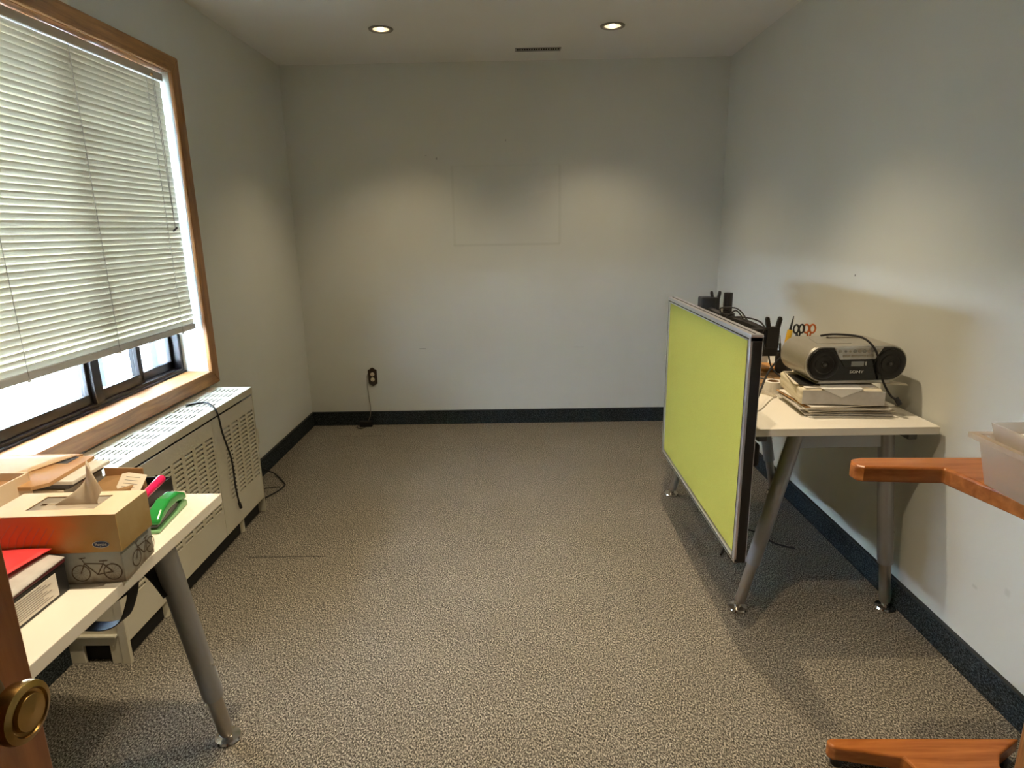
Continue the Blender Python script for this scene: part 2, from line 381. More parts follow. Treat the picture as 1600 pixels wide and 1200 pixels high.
tr = MB().box(DX0, DX0+.02, YF-.12, YF, 0, 2.06).box(DX1-.02, DX1, YF-.12, YF, 0, 2.06).box(DX0, DX1, YF-.12, YF, 2.04, 2.06)
struct(tr.build('trim_1', M['door']), 'wooden door lining')
# carpet baseboards with a bound top edge
def baseboard(name, boxargs, topargs):
    o = struct(MB().box(*boxargs).build(name, M['carpetdark'])); MB().box(*topargs).build('binding_strip', M['binding'], o)
B, bt = .103, .011
baseboard('baseboard_left', (XL, XL+bt, YF, D, 0, B-.006), (XL, XL+bt+.002, YF, D, B-.006, B))
baseboard('baseboard_back', (XL+bt, XR-bt, D-bt, D, 0, B-.006), (XL+bt, XR-bt, D-bt-.002, D, B-.006, B))
baseboard('baseboard_right', (XR-bt, XR, YF, D, 0, B-.006), (XR-bt-.002, XR, YF, D, B-.006, B))
struct(MB().box(-14, XL-TH, -10, 14, -.55, -.4).build('ground_outside', M['paving']))

# ---------------------------------------------------------------- window
W = bpy.data.objects.new('window_1', None); COL.objects.link(W); W.location = (XL, (WY0+WY1)/2, WZ0); struct(W, 'oak cased window with dark sliding sashes')
wo = Vector(W.location)
def wb(name, mat, boxes, bevel=0, parent=None):
    m = MB()
    for x0, x1, y0, y1, z0, z1 in boxes: m.box(x0-wo.x, x1-wo.x, y0-wo.y, y1-wo.y, z0-wo.z, z1-wo.z)
    return m.build(name, mat, parent or W, bevel)
CW = .068; ct = .019
def casing(poly, mat):
    MB().prism([(y-wo.y, z-wo.z) for y, z in poly], 'x', XL-wo.x, XL-wo.x+ct).build('casing_board', mat, W, .004)
y0, y1, z0, z1 = WY0, WY1, WZ0, WZ1
casing([(y0, z0), (y1, z0), (y1+CW, z0-CW), (y0-CW, z0-CW)], M['oak_y'])
casing([(y0, z1), (y1, z1), (y1+CW, z1+CW), (y0-CW, z1+CW)], M['oak_y'])
casing([(y1, z0), (y1, z1), (y1+CW, z1+CW), (y1+CW, z0-CW)], M['oak_z'])
casing([(y0, z0), (y0, z1), (y0-CW, z1+CW), (y0-CW, z0-CW)], M['oak_z'])
XG = XL-.115                                        # inner face of the metal frame
wb('sill_board', M['sill'], [(XG, XL+.004, y0, y1, z0-.02, z0)], .002)
wb('head_jamb', M['oak_y'], [(XG, XL, y0, y1, z1, z1+.02)])
for ya, yb in ((y1, y1+.02), (y0-.02, y0)): wb('side_jamb', M['oak_z'], [(XG, XL, ya, yb, z0, z1)])
fr = wb('metal_frame', M['bronze'], [(XG-.07, XG, y0, y1, z0-.02, z0+.022), (XG-.07, XG, y0, y1, z1-.03, z1), (XG-.07, XG, y0, y0+.025, z0, z1), (XG-.07, XG, y1-.022, y1, z0, z1)], .003)
wb('track', M['bronze'], [(XG-.004, XG+.010, y0, y1, z0, z0+.009)], .002)
wb('mullion', M['bronze'], [(XG-.055, XG+.004, 2.325, 2.372, z0+.02, z1-.02)], .003)
def sash(ya, yb, xo, st=.030):
    s_ = wb('sash', M['bronze'], [(xo-.02, xo, ya, yb, z0+.022, z0+.022+st+.012), (xo-.02, xo, ya, yb, z1-.03-st, z1-.03), (xo-.02, xo, ya, ya+st, z0+.03, z1-.04), (xo-.02, xo, yb-st, yb, z0+.03, z1-.04)], .003)
    wb('pane', M['glass'], [(xo-.012, xo-.008, ya+st, yb-st, z0+.03+st, z1-.04-st)], 0, s_)
sash(y0+.02, 2.335, XG-.012, .026)
sash(2.36, 2.672, XG-.010)
sash(2.655, y1-.018, XG-.036, .024)
wb('latch', M['alu'], [(XG-.010, XG+.004, 2.648, 2.664, z0+.185, z0+.215)], .002)
XO = XL-.27
wb('outer_frame', M['white_pvc'], [(XO-.03, XO+.03, y0, y1, z0-.02, z0+.03), (XO-.03, XO+.03, y0, y1, z1-.04, z1), (XO-.02, XO+.02, 2.435, 2.495, z0, z1), (XO-.02, XO+.02, 2.565, 2.60, z0, z1), (XO-.03, XO+.03, y1-.05, y1, z0, z1), (XO-.03, XO+.03, y0, y0+.05, z0, z1)])
wb('outer_pane', M['glass'], [(XO-.004, XO, y0+.05, y1-.05, z0+.03, z1-.04)])
wb('outer_reveal', M['reveal'], [(XL-TH, XG-.07, y0, y1, z0-.02, z0-.012), (XL-TH, XG-.07, y1-.008, y1+.0, z0, z1), (XL-TH, XG-.07, y0, y0+.008, z0, z1)])

# ---------------------------------------------------------------- venetian blind
XB = XL-.034
bl = thing('venetian_blind', 'cream horizontal slat venetian blind hanging three quarters down in the oak window', 'blind', (XB, (y0+y1)/2, .955))
bo = Vector(bl.location); L2 = 1.665/2; yc = (1.305+2.97)/2-bo.y
MB().box(-.016, .014, yc-L2-.003, yc+L2+.005, 2.036-bo.z, 2.068-bo.z).build('head_rail', M['railgrey'], bl, .002)
sl = MB(); n = 6; ws = .0272
for yy in (yc-L2, yc+L2):
    for k in range(n+1):
        t = k/n-.5; sl.v.append((.0026*(1-4*t*t), yy, t*ws))
sl.f = [(k, k+1, n+2+k, n+1+k) for k in range(n)]
sm = sl.mesh('slat', M['slat'], 60)
NS = 48; zt, zb = 2.022, .984
for i in range(NS):
    z = zt+(zb-zt)*i/(NS-1)
    o = link('slat', sm, bl); o.location = (0, 0, z-bo.z)
    tilt = 11+random.uniform(-2, 2) + (8 if i > NS-4 else 0)
    o.rotation_euler = (random.uniform(-.0022, .0022), math.radians(tilt), 0)
    if i == NS-3: o.rotation_euler[0] = .004
MB().box(-.011, .011, yc-L2, yc+L2, .948-bo.z, .974-bo.z).build('bottom_rail', M['railgrey'], bl, .003)
for yy in (1.433, 1.908, 2.375, 2.845):
    c = MB()
    for dx in (.0125, -.012): c.tube([(dx, yy-bo.y, .955-bo.z), (dx, yy-bo.y, 2.04-bo.z)], .0009, 5)
    for i in range(NS):
        z = zt+(zb-zt)*(i+.5)/(NS-1)
        if z > .98: c.tube([(-.012, yy-bo.y, z-bo.z-.004), (.0125, yy-bo.y, z-bo.z+.004)], .0006, 4)
    c.build('ladder_cord', M['cord'], bl)
    MB().box(-.006, .0135, yy-bo.y-.008, yy-bo.y+.008, .943-bo.z, .950-bo.z).build('cord_clip', M['railgrey'], bl, .001)
MB().tube(spl([(.017, 2.885-bo.y, 2.045-bo.z), (.018, 2.888-bo.y, 1.7-bo.z), (.02, 2.893-bo.y, 1.41-bo.z)]), .0011, 5).tube(spl([(.017, 2.895-bo.y, 2.045-bo.z), (.018, 2.90-bo.y, 1.7-bo.z), (.02, 2.893-bo.y, 1.41-bo.z)]), .0011, 5).build('lift_cord', M['cord'], bl)
MB().tube([(.02, 2.875-bo.y, 1.402-bo.z), (.02, 2.908-bo.y, 1.416-bo.z)], .004, 8).build('cord_tassel', M['ink'], bl)
MB().lathe([(.002, 0), (.006, .003), (.006, .008), (.002, .012)], 10, T(.0155, 2.875-bo.y, 2.045-bo.z) @ Rm(90, 'Y')).build('tilt_knob', M['brass'], bl)

# ---------------------------------------------------------------- ceiling lamps and vent
LN = ['lit recessed halogen ceiling light, left of the two by the back wall', 'lit recessed halogen ceiling light, right of the two by the vent',
      'recessed halogen ceiling light above the left desk at the door end', 'recessed halogen ceiling light nearest the wooden stand at the door end', 'recessed halogen ceiling light above the lime screen in mid room']
for i, (x, y) in enumerate(LAMPS):
    t = thing('recessed_light', LN[i], 'ceiling light', (x, y, ZC), 0, 'recessed ceiling lights')
    MB().lathe_open([(.066, -.001), (.064, -.006), (.050, -.007), (.043, -.002), (.043, .004)], 32).build('trim_ring', M['trimring'], t, smooth=40)
    MB().lathe_open([(.043, .003), (.042, .03), (.030, .075), (.0, .085)], 28).build('reflector', M['reflector'], t, smooth=60)
    MB().lathe([(.0, -.010), (.009, -.008), (.013, -.001), (.014, .012), (.010, .03), (.008, .06)], 18).build('bulb', M['bulb'], t, smooth=60)
    ld = bpy.data.lights.new('halogen_beam', 'SPOT'); ld.energy = LAMP_POWER*((.48, .48, 1.4, .95, 1.15)[i]); ld.color = LAMP_COLOR; ld.spot_size = math.radians(104 if i < 2 else 100); ld.spot_blend = 1.0; ld.shadow_soft_size = .022
    lo = bpy.data.objects.new('halogen_beam', ld); COL.objects.link(lo); lo.parent = t; lo.location = (0, 0, -.035)
v = thing('ceiling_vent', 'small dark slotted air vent in the ceiling near the back wall', 'vent', (.1475, 4.15, ZC))
hx, hy = .1375, .035
MB().box(-hx, hx, -hy, -hy+.010, -.004, 0).box(-hx, hx, hy-.010, hy, -.004, 0).box(-hx, -hx+.010, -hy, hy, -.004, 0).box(hx-.010, hx, -hy, hy, -.004, 0).build('vent_frame', M['trimring'], v, .001)
fin = MB().box(-.0014, .0014, -.0225, .0225, 0, .006).mesh('vent_fin', M['cream'])
for k in range(17): link('vent_fin', fin, v, loc=(-hx+.0225+k*.0144, 0, -.001))
MB().box(-hx+.006, hx-.006, -.027, .027, .05, .054).box(-hx+.004, hx-.004, -.029, -.0235, .001, .05).box(-hx+.004, hx-.004, .0235, .029, .001, .05).box(-hx+.004, -hx+.007, -.027, .027, .001, .05).box(hx-.007, hx-.004, -.027, .027, .001, .05).build('duct', M['dark'], v)

# ---------------------------------------------------------------- door
dr = bpy.data.objects.new('door_1', None); COL.objects.link(dr); dr.location = (-.566, -.20, 0); struct(dr, 'open red brown wooden door with brass knob')
MB().box(0, .040, 0, .774, .012, 2.03).build('door_leaf', M['door'], dr, .002)
ky, kz = .704, .948
kn = MB().lathe([(.014, 0), (.013, .02), (.016, .028), (.027, .036), (.0295, .046), (.0285, .052), (.0225, .0545), (.021, .052), (.018, .0515), (.017, .0555), (.0, .0575)], 32, T(.040, ky, kz) @ Rm(90, 'Y')).build('door_knob', M['brass'], dr, smooth=35)
MB().lathe([(.032, 0), (.032, .004), (.027, .008), (.014, .010)], 28, T(.040, ky, kz) @ Rm(90, 'Y')).build('rosette', M['brassdk'], dr, smooth=40)
pl = MB().box(.040, .043, ky-.040, ky+.012, kz+.045, kz+.13).build('lock_plate', M['brassdk'], dr, .002)
MB().tube([(.048, ky-.018, kz+.062), (.055, ky+.006, kz+.076)], .005, 8).box(.042, .05, ky-.022, ky-.010, kz+.056, kz+.068).build('thumb_turn', M['brass'], pl, .001)
MB().tube([(.047, ky-.035, kz+.102), (.047, ky+.009, kz+.098)], .004, 8).build('latch_bar', M['brass'], pl)
MB().box(.008, .032, .774, .776, kz-.09, kz+.09).build('latch_face', M['brassdk'], dr)

# ---------------------------------------------------------------- radiator / convector cabinet
RX0, RX1, RY0, RY1, RZ = -1.508, -1.304, 1.80, 2.962, .657
rd = thing('radiator_cabinet', 'long cream enamel radiator cabinet with slotted top under the window', 'radiator', ((RX0+RX1)/2, (RY0+RY1)/2, 0))
ro = Vector(rd.location); hx = (RX1-RX0)/2; hy = (RY1-RY0)/2
th = []
k = 0; yy = -hy+.045
while yy+.058 < hy-.01:
    off = .0 if k % 2 == 0 else .012
    for j in range(6): th.append((-.052+j*.0205+off, -.052+j*.0205+off+.0080, yy, yy+.058))
    yy += .0845; k += 1
tp = MB().grid_holes(-hx, hx, -hy, hy, th, lambda u, v: (u, v, RZ))
tp.box(hx-.0025, hx, -hy, hy, RZ-.03, RZ)
tp.build('top_grille', M['radtop'], rd, solid=.002)
cols = [2.915-.0835*i for i in range(13)]
fz0, fz1 = .206, .553
def front(ya, yb, holes): return MB().grid_holes(ya-ro.y, yb-ro.y, .078, .616, holes, lambda u, v: (hx-.004, u, v))
seam = 2.5425
for ya, yb in ((RY0+.004, seam-.0012), (seam+.0012, RY1-.004)):
    hl = []
    for c in cols:
        if c-.032 > ya+.006 and c+.032 < yb-.004:
            for r in range(18):
                zz = fz0+r*(fz1-fz0)/18; hl.append((c-.031-ro.y, c+.031-ro.y, zz+.004, zz+.0150))
    front(ya, yb, hl).build('front_panel', M['radiator'], rd, solid=.002)
lou = MB()
lou.v = [(-.012, -.031, .0045), (.0, -.031, .0), (.0, .031, .0), (-.012, .031, .0045)]; lou.f = [(0, 1, 2, 3)]
allv = MB()
for c in cols:
    for r in range(18):
        zz = fz0+r*(fz1-fz0)/18+.004; allv.add(lou.v, lou.f, T(hx-.005, c-ro.y, zz))
lv = allv.build('louvre_fins', M['radiator'], rd, solid=.001); lv['kind'] = 'stuff'
MB().box(-hx, hx, hy-.004, hy, 0, RZ-.002).build('end_panel', M['radiator'], rd, .002)
ep = MB().prism([(-hx, 0), (-hx+.05, 0), (-hx+.05, .068), (hx-.065, .068), (hx-.065, 0), (hx, 0), (hx, RZ-.002), (-hx, RZ-.002)], 'y', -hy, -hy+.012)
ep.build('end_panel', M['radiator'], rd, .002)
MB().box(-hx, hx-.03, -hy-.014, -hy, .105, .113).build('end_ledge', M['radtop'], rd, .002)
MB().box(-hx, hx-.03, -hy-.014, -hy, .41, .418).build('end_ledge', M['radtop'], rd, .002)
MB().box(hx-.028, hx, -hy-.003, -hy, 0, .62).build('corner_strip', M['radiator'], rd, .001)
MB().box(-hx+.01, hx-.05, -hy+.02, hy-.02, .12, .60).box(-hx+.01, hx-.03, -hy+.02, hy-.02, .002, .05).build('inner_core', M['dark'], rd)
MB().lathe([(.022, 0), (.022, .09)], 14, T(hx-.04, -hy+.27, 0)).build('foot', M['radiator'], rd, smooth=40)
MB().lathe([(.022, 0), (.022, .09)], 14, T(hx-.04, hy-.22, 0)).build('foot', M['radiator'], rd, smooth=40)
tag(MB().tube(spl([(-1.45, 2.62, .663), (-1.39, 2.66, .664), (-1.33, 2.60, .668), (-1.292, 2.57, .64), (-1.296, 2.60, .54), (-1.294, 2.645, .40), (-1.292, 2.645, .27), (-1.292, 2.66, .18)], 8), .0042, 8).tube([(-1.292, 2.66, .185), (-1.291, 2.668, .155)], .007, 8).build('hanging_cable', M['blackrough'], None, smooth=60), 'black cable hanging over the front of the cream radiator cabinet', 'cable')
tag(MB().tube(spl([(-1.49, 3.40, .06), (-1.44, 3.44, .012), (-1.35, 3.33, .006), (-1.325, 3.28, .006), (-1.335, 3.20, .006), (-1.37, 3.11, .006), (-1.40, 3.02, .006)], 8), .0038, 8).tube(spl([(-1.46, 3.22, .005), (-1.40, 3.25, .005), (-1.345, 3.26, .005)], 6), .002, 6).build('floor_cable', M['blackrough'], None, smooth=60), 'thin black cable on the carpet past the radiator end', 'cable')
jb = thing('junction_box', 'small cream surface box low on the left wall behind the radiator', 'socket', (XL, 3.33, .20))
MB().box(0, .045, -.035, .035, .03, .115).build('box_body', M['cream'], jb, .004); MB().box(.012, .04, -.02, .02, -.03, .03).build('conduit_stub', M['cream'], jb, .003)

# ---------------------------------------------------------------- wall outlet
ol = thing('wall_outlet', 'brown ornamental outlet plate with two ivory sockets on the back wall', 'outlet', (-1.053, D, .362))
hp = [(-.032, -.05), (-.02, -.056), (-.008, -.066), (0, -.068), (.008, -.066), (.02, -.056), (.032, -.05), (.032, .05), (.02, .056), (.008, .066), (0, .068), (-.008, .066), (-.02, .056), (-.032, .05)]
MB().prism(hp, 'y', -.006, 0).build('cover_plate', M['brownplate'], ol, .002)
for dz in (.019, -.019):
    so = MB().lathe([(.0145, 0), (.0145, .003), (.013, .004)], 20, T(0, -.006, dz) @ Rm(90, 'X')).build('socket', M['ivory'], ol, smooth=30)
    MB().box(-.006, -.004, -.0105, -.0098, dz-.001, dz+.006).box(.004, .006, -.0105, -.0098, dz-.001, dz+.006).box(-.0015, .0015, -.0105, -.0098, dz-.008, dz-.005).build('slot', M['dark'], so)
tag(MB().tube(spl([(-1.086, D-.004, .385), (-1.092, D-.010, .36), (-1.094, D-.008, .29), (-1.088, D-.008, .2), (-1.083, D-.010, .12), (-1.09, D-.03, .06), (-1.12, D-.05, .012)], 8), .0022, 6).build('telephone_wire', M['cord'], None, smooth=60), 'thin dark wire running down from the brown outlet to the baseboard', 'cable')
pa = thing('power_adapter', 'small black power adapter on the carpet below the brown outlet', 'adapter', (-1.115, D-.045, 0))
MB().box(-.045, .045, -.018, .02, 0, .045).build('adapter_body', M['black'], pa, .005)
MB().tube(spl([(-.04, -.01, .02), (-.06, -.04, .006), (-.02, -.06, .005), (.0, -.03, .006)], 6), .0025, 6).build('lead', M['black'], pa)

# ================================================================== right desk with its screen
DT = .735; DK = .026
rdk = thing('office_desk', 'white topped desk with silver tube legs along the right wall', 'desk', (1.07, 2.585, 0))
o_ = Vector(rdk.location)
MB().box(.763-o_.x, 1.378-o_.x, 1.965-o_.y, 3.205-o_.y, DT-DK, DT).build('desk_top', M['desk'], rdk, .0015)
def desk_leg(par, foot, top, ori, split=.26):
    f = Vector(foot)-ori; t = Vector(top)-ori; d = (t-f)
    p = lambda z: f + d*((z-f.z)/d.z)
    lg = MB().tube([p(split*.72), p(t.z)], .0262, 20).build('leg', M['steel'], par, smooth=50)
    MB().tube([p(.028), p(.045), p(split*.72)], [.0180, .0195, .0195], 20).build('leg_extension', M['legext'], lg, smooth=50)
    MB().lathe([(.0, 0), (.034, 0), (.037, .004), (.034, .010), (.013, .013), (.012, .036)], 24, T(*p(0.0))).build('glide_foot', M['chrome'], lg, smooth=40)
    q = p(split*.72+.12); MB().lathe([(.004, 0), (.004, .006)], 8, T(q.x+.0255, q.y, q.z) @ Rm(90, 'Y')).build('screw', M['chrome'], lg)
    return lg
z_ = DT-DK-.002
desk_leg(rdk, (.803, 2.072, 0), (.965, 2.072, z_), o_); desk_leg(rdk, (1.345, 2.066, 0), (1.262, 2.066, z_), o_)
desk_leg(rdk, (.803, 3.10, 0), (.965, 3.10, z_), o_); desk_leg(rdk, (1.345, 3.10, 0), (1.20, 3.10, z_), o_)
MB().box(.955-o_.x, 1.275-o_.x, 2.055-o_.y, 2.085-o_.y, DT-DK-.075, DT-DK).build('frame_apron', M['steel'], rdk, .003)
MB().box(.80-o_.x, .83-o_.x, 2.0-o_.y, 3.15-o_.y, DT-DK-.03, DT-DK).box(1.30-o_.x, 1.33-o_.x, 2.0-o_.y, 3.15-o_.y, DT-DK-.03, DT-DK).box(.80-o_.x, 1.33-o_.x, 3.08-o_.y, 3.11-o_.y, DT-DK-.05, DT-DK).build('frame_rails', M['steeldk'], rdk, .003)
MB().prism([(.765, DT-DK), (.765, DT-.20), (.785, DT-.20), (.80, DT-.075), (.83, DT-.05), (.90, DT-.046), (.90, DT-DK)], 'y', 2.30-o_.y, 2.325-o_.y, T(-o_.x, 0, 0)).build('support_bracket', M['steeldk'], rdk, .003)

ss = thing('desk_screen', 'lime green fabric privacy screen in aluminium frame clamped to right desk', 'screen', (.722, 2.40, .31))
SX0, SX1, SY0, SY1, SZ0, SZ1 = .702, .741, 1.873, 2.930, .303, 1.066
def sb(m, x0, x1, y0, y1, z0, z1): return m.box(x0-.722, x1-.722, y0-2.40, y1-2.40, z0-.31, z1-.31)
sb(MB(), SX0+.006, SX1-.006, SY0+.02, SY1-.02, SZ0+.02, SZ1-.02).build('fabric_panel', M['fabric'], ss, .003)
fwid = .023
for za, zb_ in ((SZ1-fwid, SZ1), (SZ0, SZ0+.014)):
    m = MB(); sb(m, SX0, SX1, SY0, SY1, za, zb_)
    r_ = m.build('frame_rail', M['alu'], ss, .0015)
    g = MB(); sb(g, SX0-.0006, SX0+.002, SY0+.012, SY1-.012, (za+.006 if za > .6 else za+.006), (za+.0095 if za > .6 else za+.0095))
    if za > .6: sb(g, SX0+.016, SX0+.021, SY0+.012, SY1-.004, SZ1-.002, SZ1+.0006)
    g.build('groove', M['dark'], r_)
for ya, yb in ((SY0, SY0+fwid), (SY1-fwid, SY1)):
    m = MB(); sb(m, SX0-.0004, SX1+.0004, ya, yb, SZ0+.001, SZ1-.001); p_ = m.build('frame_post', M['alu'], ss, .0015)
    g = MB(); yi = yb-.006 if ya < 2.2 else ya+.003
    sb(g, SX0-.001, SX0+.002, yi, yi+.0035, SZ0+.012, SZ1-.014)
    g.build('groove', M['dark'], p_)
m = MB(); sb(m, SX0+.007, SX1-.003, SY0-.003, SY0+.004, SZ0+.002, SZ1-.022); m.build('end_strip', M['black'], ss, .001)
m = MB(); sb(m, SX0, SX1, SY0-.003, SY0+.01, SZ1-.010, SZ1); m.build('end_cap', M['alu'], ss, .002)
for yy in (2.10, 2.72):
    m = MB(); sb(m, SX1, .7622, yy-.03, yy+.03, DT-DK-.012, DT-DK-.001); sb(m, SX1, SX1+.012, yy-.03, yy+.03, DT-DK-.06, DT-DK-.001); m.build('clamp', M['black'], ss, .002)

# black things below the desk
tag(MB().tube(spl([(.86, 2.45, .008), (.95, 2.60, .006), (1.06, 2.68, .006), (1.13, 2.55, .006), (1.20, 2.50, .006)], 8), .004, 8).build('floor_cable', M['blackrough'], None, smooth=60), 'black cable lying on the carpet under the right desk', 'cable')
hd = thing('wall_transformer', 'black power brick hanging beside the lime screen under the right desk', 'adapter', (.845, 2.20, .52))
MB().box(-.035, .035, -.03, .03, 0, .09).build('brick_body', M['black'], hd, .012, seg=3)
MB().tube(spl([(0, 0, .088), (.005, 0, .13), (0, 0, .19)], 5), .003, 6).build('lead', M['black'], hd)

# ---------------------------------------------------------------- paper piles and the boombox
ORD = ['bottom white sheet', 'second from bottom grey folder', 'third from bottom ivory sheet', 'fourth from bottom white folder', 'fifth from bottom grey folder', 'sixth from bottom white sheet', 'brown kraft folder near the top', 'topmost white folder']
pz = DT
mats = [M['paper'], M['paper3'], M['paper2'], M['paper'], M['paper3'], M['paper'], M['kraft'], M['paper']]
for i in range(8):
    th_ = [.003, .004, .003, .005, .004, .004, .003, .004][i]
    w_, d_ = .30+random.uniform(-.02, .03), .245+random.uniform(-.015, .02)
    cx, cy = 1.147+random.uniform(-.012, .012), 2.215+random.uniform(-.015, .01)
    m = MB(); nx = 8; ny = 6; rz = math.radians(random.uniform(-5, 5)); sag = random.uniform(.001, .0022)
    pts = []
    for a in range(nx+1):
        for b2 in range(ny+1):
            u = a/nx-.5; v2 = b2/ny-.5
            x = u*w_; y = v2*d_; edge = max(abs(u), abs(v2))*2
            pts.append((cx+x*math.cos(rz)-y*math.sin(rz), cy+x*math.sin(rz)+y*math.cos(rz), pz+th_/2+.0006+(sag*edge**4*abs(math.sin(5*u+i)) if i > 0 else 0)))
    m.add(pts, [(a*(ny+1)+b2, (a+1)*(ny+1)+b2, (a+1)*(ny+1)+b2+1, a*(ny+1)+b2+1) for a in range(nx) for b2 in range(ny)])
    tag(m.build('paper_sheet', mats[i], None, solid=th_*.8), ORD[i]+' of the flat paper pile on the right desk', 'paper', 'paper pile on the right desk'); pz += th_+.0013
PZ = pz+.0012
pk = thing('paper_package', 'thick plastic wrapped block of paper under the boombox', 'paper stack', (1.132, 2.232, PZ), math.radians(-8))
bk = MB(); prof = rrect(.272, .29, .018, 4); HK = .055; nn = len(prof); lay = 9
for j in range(lay+1):
    s_ = 1-.02*abs(math.sin(j*2.3))-(.03 if j in (0, lay) else 0)
    for p in prof: bk.v.append((p[0]*s_, p[1]*s_, HK*j/lay))
for j in range(lay):
    for k in range(nn): bk.f.append((j*nn+k, j*nn+(k+1) % nn, (j+1)*nn+(k+1) % nn, (j+1)*nn+k))
bk.f += [tuple(range(nn-1, -1, -1)), tuple(lay*nn+k for k in range(nn))]
bk.build('paper_block', M['paperedge'], pk, smooth=50)
MB().box(-.130, .136, -.1475, -.1455, .003, .052).build('wrapper_front', M['paper3'], pk)
top = PZ+HK
tag(MB().prism([(.995, 2.11), (1.235, 2.10), (1.26, 2.33), (1.02, 2.36)], 'z', top+.0005, top+.0035).build('paper_sheet', M['paper'], None), 'cream sheet lying on top of the wrapped block under the boombox', 'paper')
tag(MB().add([(-.07, -.1500, .0045), (.065, -.1500, .0045), (-.003, -.1505, -.026), (-.07, -.03, .0045), (.065, -.03, .0045)], [(0, 2, 1), (0, 1, 4, 3)]).build('envelope_flap', M['white'], None, solid=.0008, loc=(1.132, 2.232, top), rot=(0, 0, math.radians(-8))), 'white paper corner folded down over the wrapped block below the boombox', 'paper')
tag(MB().prism([(1.20, 2.18), (1.345, 2.11), (1.352, 2.135), (1.26, 2.26)], 'z', top+.006, top+.008).build('paper_sheet', M['paper2'], None), 'loose sheet poking out right of the boombox', 'paper')
tag(MB().prism([(.975, 2.16), (1.05, 2.12), (1.13, 2.30), (1.02, 2.36)], 'z', top+.0045, top+.006).build('paper_sheet', M['paper2'], None), 'loose sheet poking out left of the boombox', 'paper')
tag(MB().prism([(.985, 2.14), (1.05, 2.125), (1.09, 2.27), (1.01, 2.30)], 'z', top+.0062, top+.0085).build('leaflet', M['black'], None), 'dark leaflet beneath the left side of the boombox', 'paper')

BZ = top+.010
bb = thing('boombox', 'champagne silver and black portable CD radio boombox on papers', 'boombox', (1.172, 2.135, BZ))
bw, bh, bd = .350, .128, .215
def stadium(w_, h_, rt, rb, n=10, cz=0):
    o = []
    for sx, sy, a0, r in ((1, 1, 0, rt), (-1, 1, 90, rt), (-1, -1, 180, rb), (1, -1, 270, rb)):
        for k in range(n+1):
            a = math.radians(a0+90*k/n); o.append((sx*(w_/2-r)+r*math.cos(a), cz+sy*(h_/2-r)+r*math.sin(a)))
    return o
cz = bh/2+.006
MB().prism(stadium(bw, bh, .058, .062, 10, cz), 'y', .006, bd).build('body', M['boombox'], bb, .006, seg=3, smooth=40)
MB().prism(stadium(bw-.002, bh-.002, .058, .062, 10, cz), 'y', 0, .008).build('front_bezel', M['silver'], bb, .002, smooth=40)
MB().prism(stadium(bw-.012, bh-.012, .054, .057, 10, cz), 'y', -.006, .002).build('front_panel', M['gloss'], bb, .003, smooth=40)
MB().prism([(-.13, 0), (.13, 0), (.118, .012), (-.118, .012)], 'y', .002, bd-.02).build('foot', M['silver'], bb, .002)
for sx in (-1, 1):
    c = T(sx*.113, -.006, cz) @ Rm(90, 'X')
    sp_ = MB().lathe([(.050, 0), (.050, .003), (.046, .0045), (.034, .001), (.030, .0035), (.012, .0005), (.010, .003), (0, .005)], 36, c).build('speaker', M['speaker'], bb, smooth=40)
    MB().lathe([(.0065, .003), (.005, .007), (0, .008)], 16, c).build('dust_cap', M['steeldk'], sp_, smooth=40)
cp = MB().prism([(-.085, cz+.0600), (.085, cz+.0600), (.058, cz+.018), (-.062, cz+.018)], 'y', -.0095, -.004).build('control_panel', M['silver'], bb, .002)
for k, x in enumerate((-.066, -.046, -.031, -.014, .002, .018, .034, .049, .063)):
    r = .0062 if k not in (1, 2, 7) else .0042
    MB().lathe([(r, 0), (r, .002), (r*.7, .0028)], 14, T(x, -.0095, cz+.047) @ Rm(90, 'X')).build('button', M['lcd' if k % 2 else 'boombox'], cp, smooth=30)
for x, w_ in ((-.042, .026), (0, .05), (.040, .024)):
    MB().box(x-w_/2, x+w_/2, -.0115, -.009, cz+.026, cz+.034).build('button', M['boombox'], cp, .0015)
MB().prism([(-.060, cz+.016), (.066, cz+.016), (.050, cz-.010), (-.044, cz-.010)], 'y', -.0085, -.005).build('display_window', M['gloss'], bb, .001)
MB().box(-.022, .022, -.0095, -.007, cz-.006, cz+.011).build('display', M['lcd'], bb, .001)
MB().box(.026, .031, -.0095, -.007, cz-.004, cz+.010).build('indicator', M['silver'], bb)
text('logo', 'SONY', .0135, M['white'], bb, T(.0, -.0072, cz-.027) @ Rm(90, 'X'), sx=1.35)
MB().prism([(-.12, .045), (.0, .045), (.03, .12), (-.10, .155)], 'z', cz+bh/2-.0004, cz+bh/2+.0015).build('disc_lid', M['boombox'], bb, .0008)
MB().box(-.03, .10, bd-.06, bd-.045, cz+bh/2-.002, cz+bh/2+.006).build('carry_handle', M['boombox'], bb, .003)
bx, by = 1.172, 2.135
tag(MB().tube(spl([(1.13, 2.32, BZ+.139), (1.15, 2.25, BZ+.155), (1.19, 2.16, BZ+.160), (1.215, 2.12, BZ+.133), (1.232, 2.108, BZ+.09), (1.255, 2.112, BZ+.02), (1.277, 2.095, BZ-.030), (1.292, 2.082, BZ-.045)], 10), .0038, 8).tube([(1.292, 2.082, BZ-.040), (1.303, 2.072, BZ-.062)], .0085, 8).build('draped_cable', M['blackrough'], None, smooth=60), 'black power cord draped over the boombox with its plug hanging', 'cable')

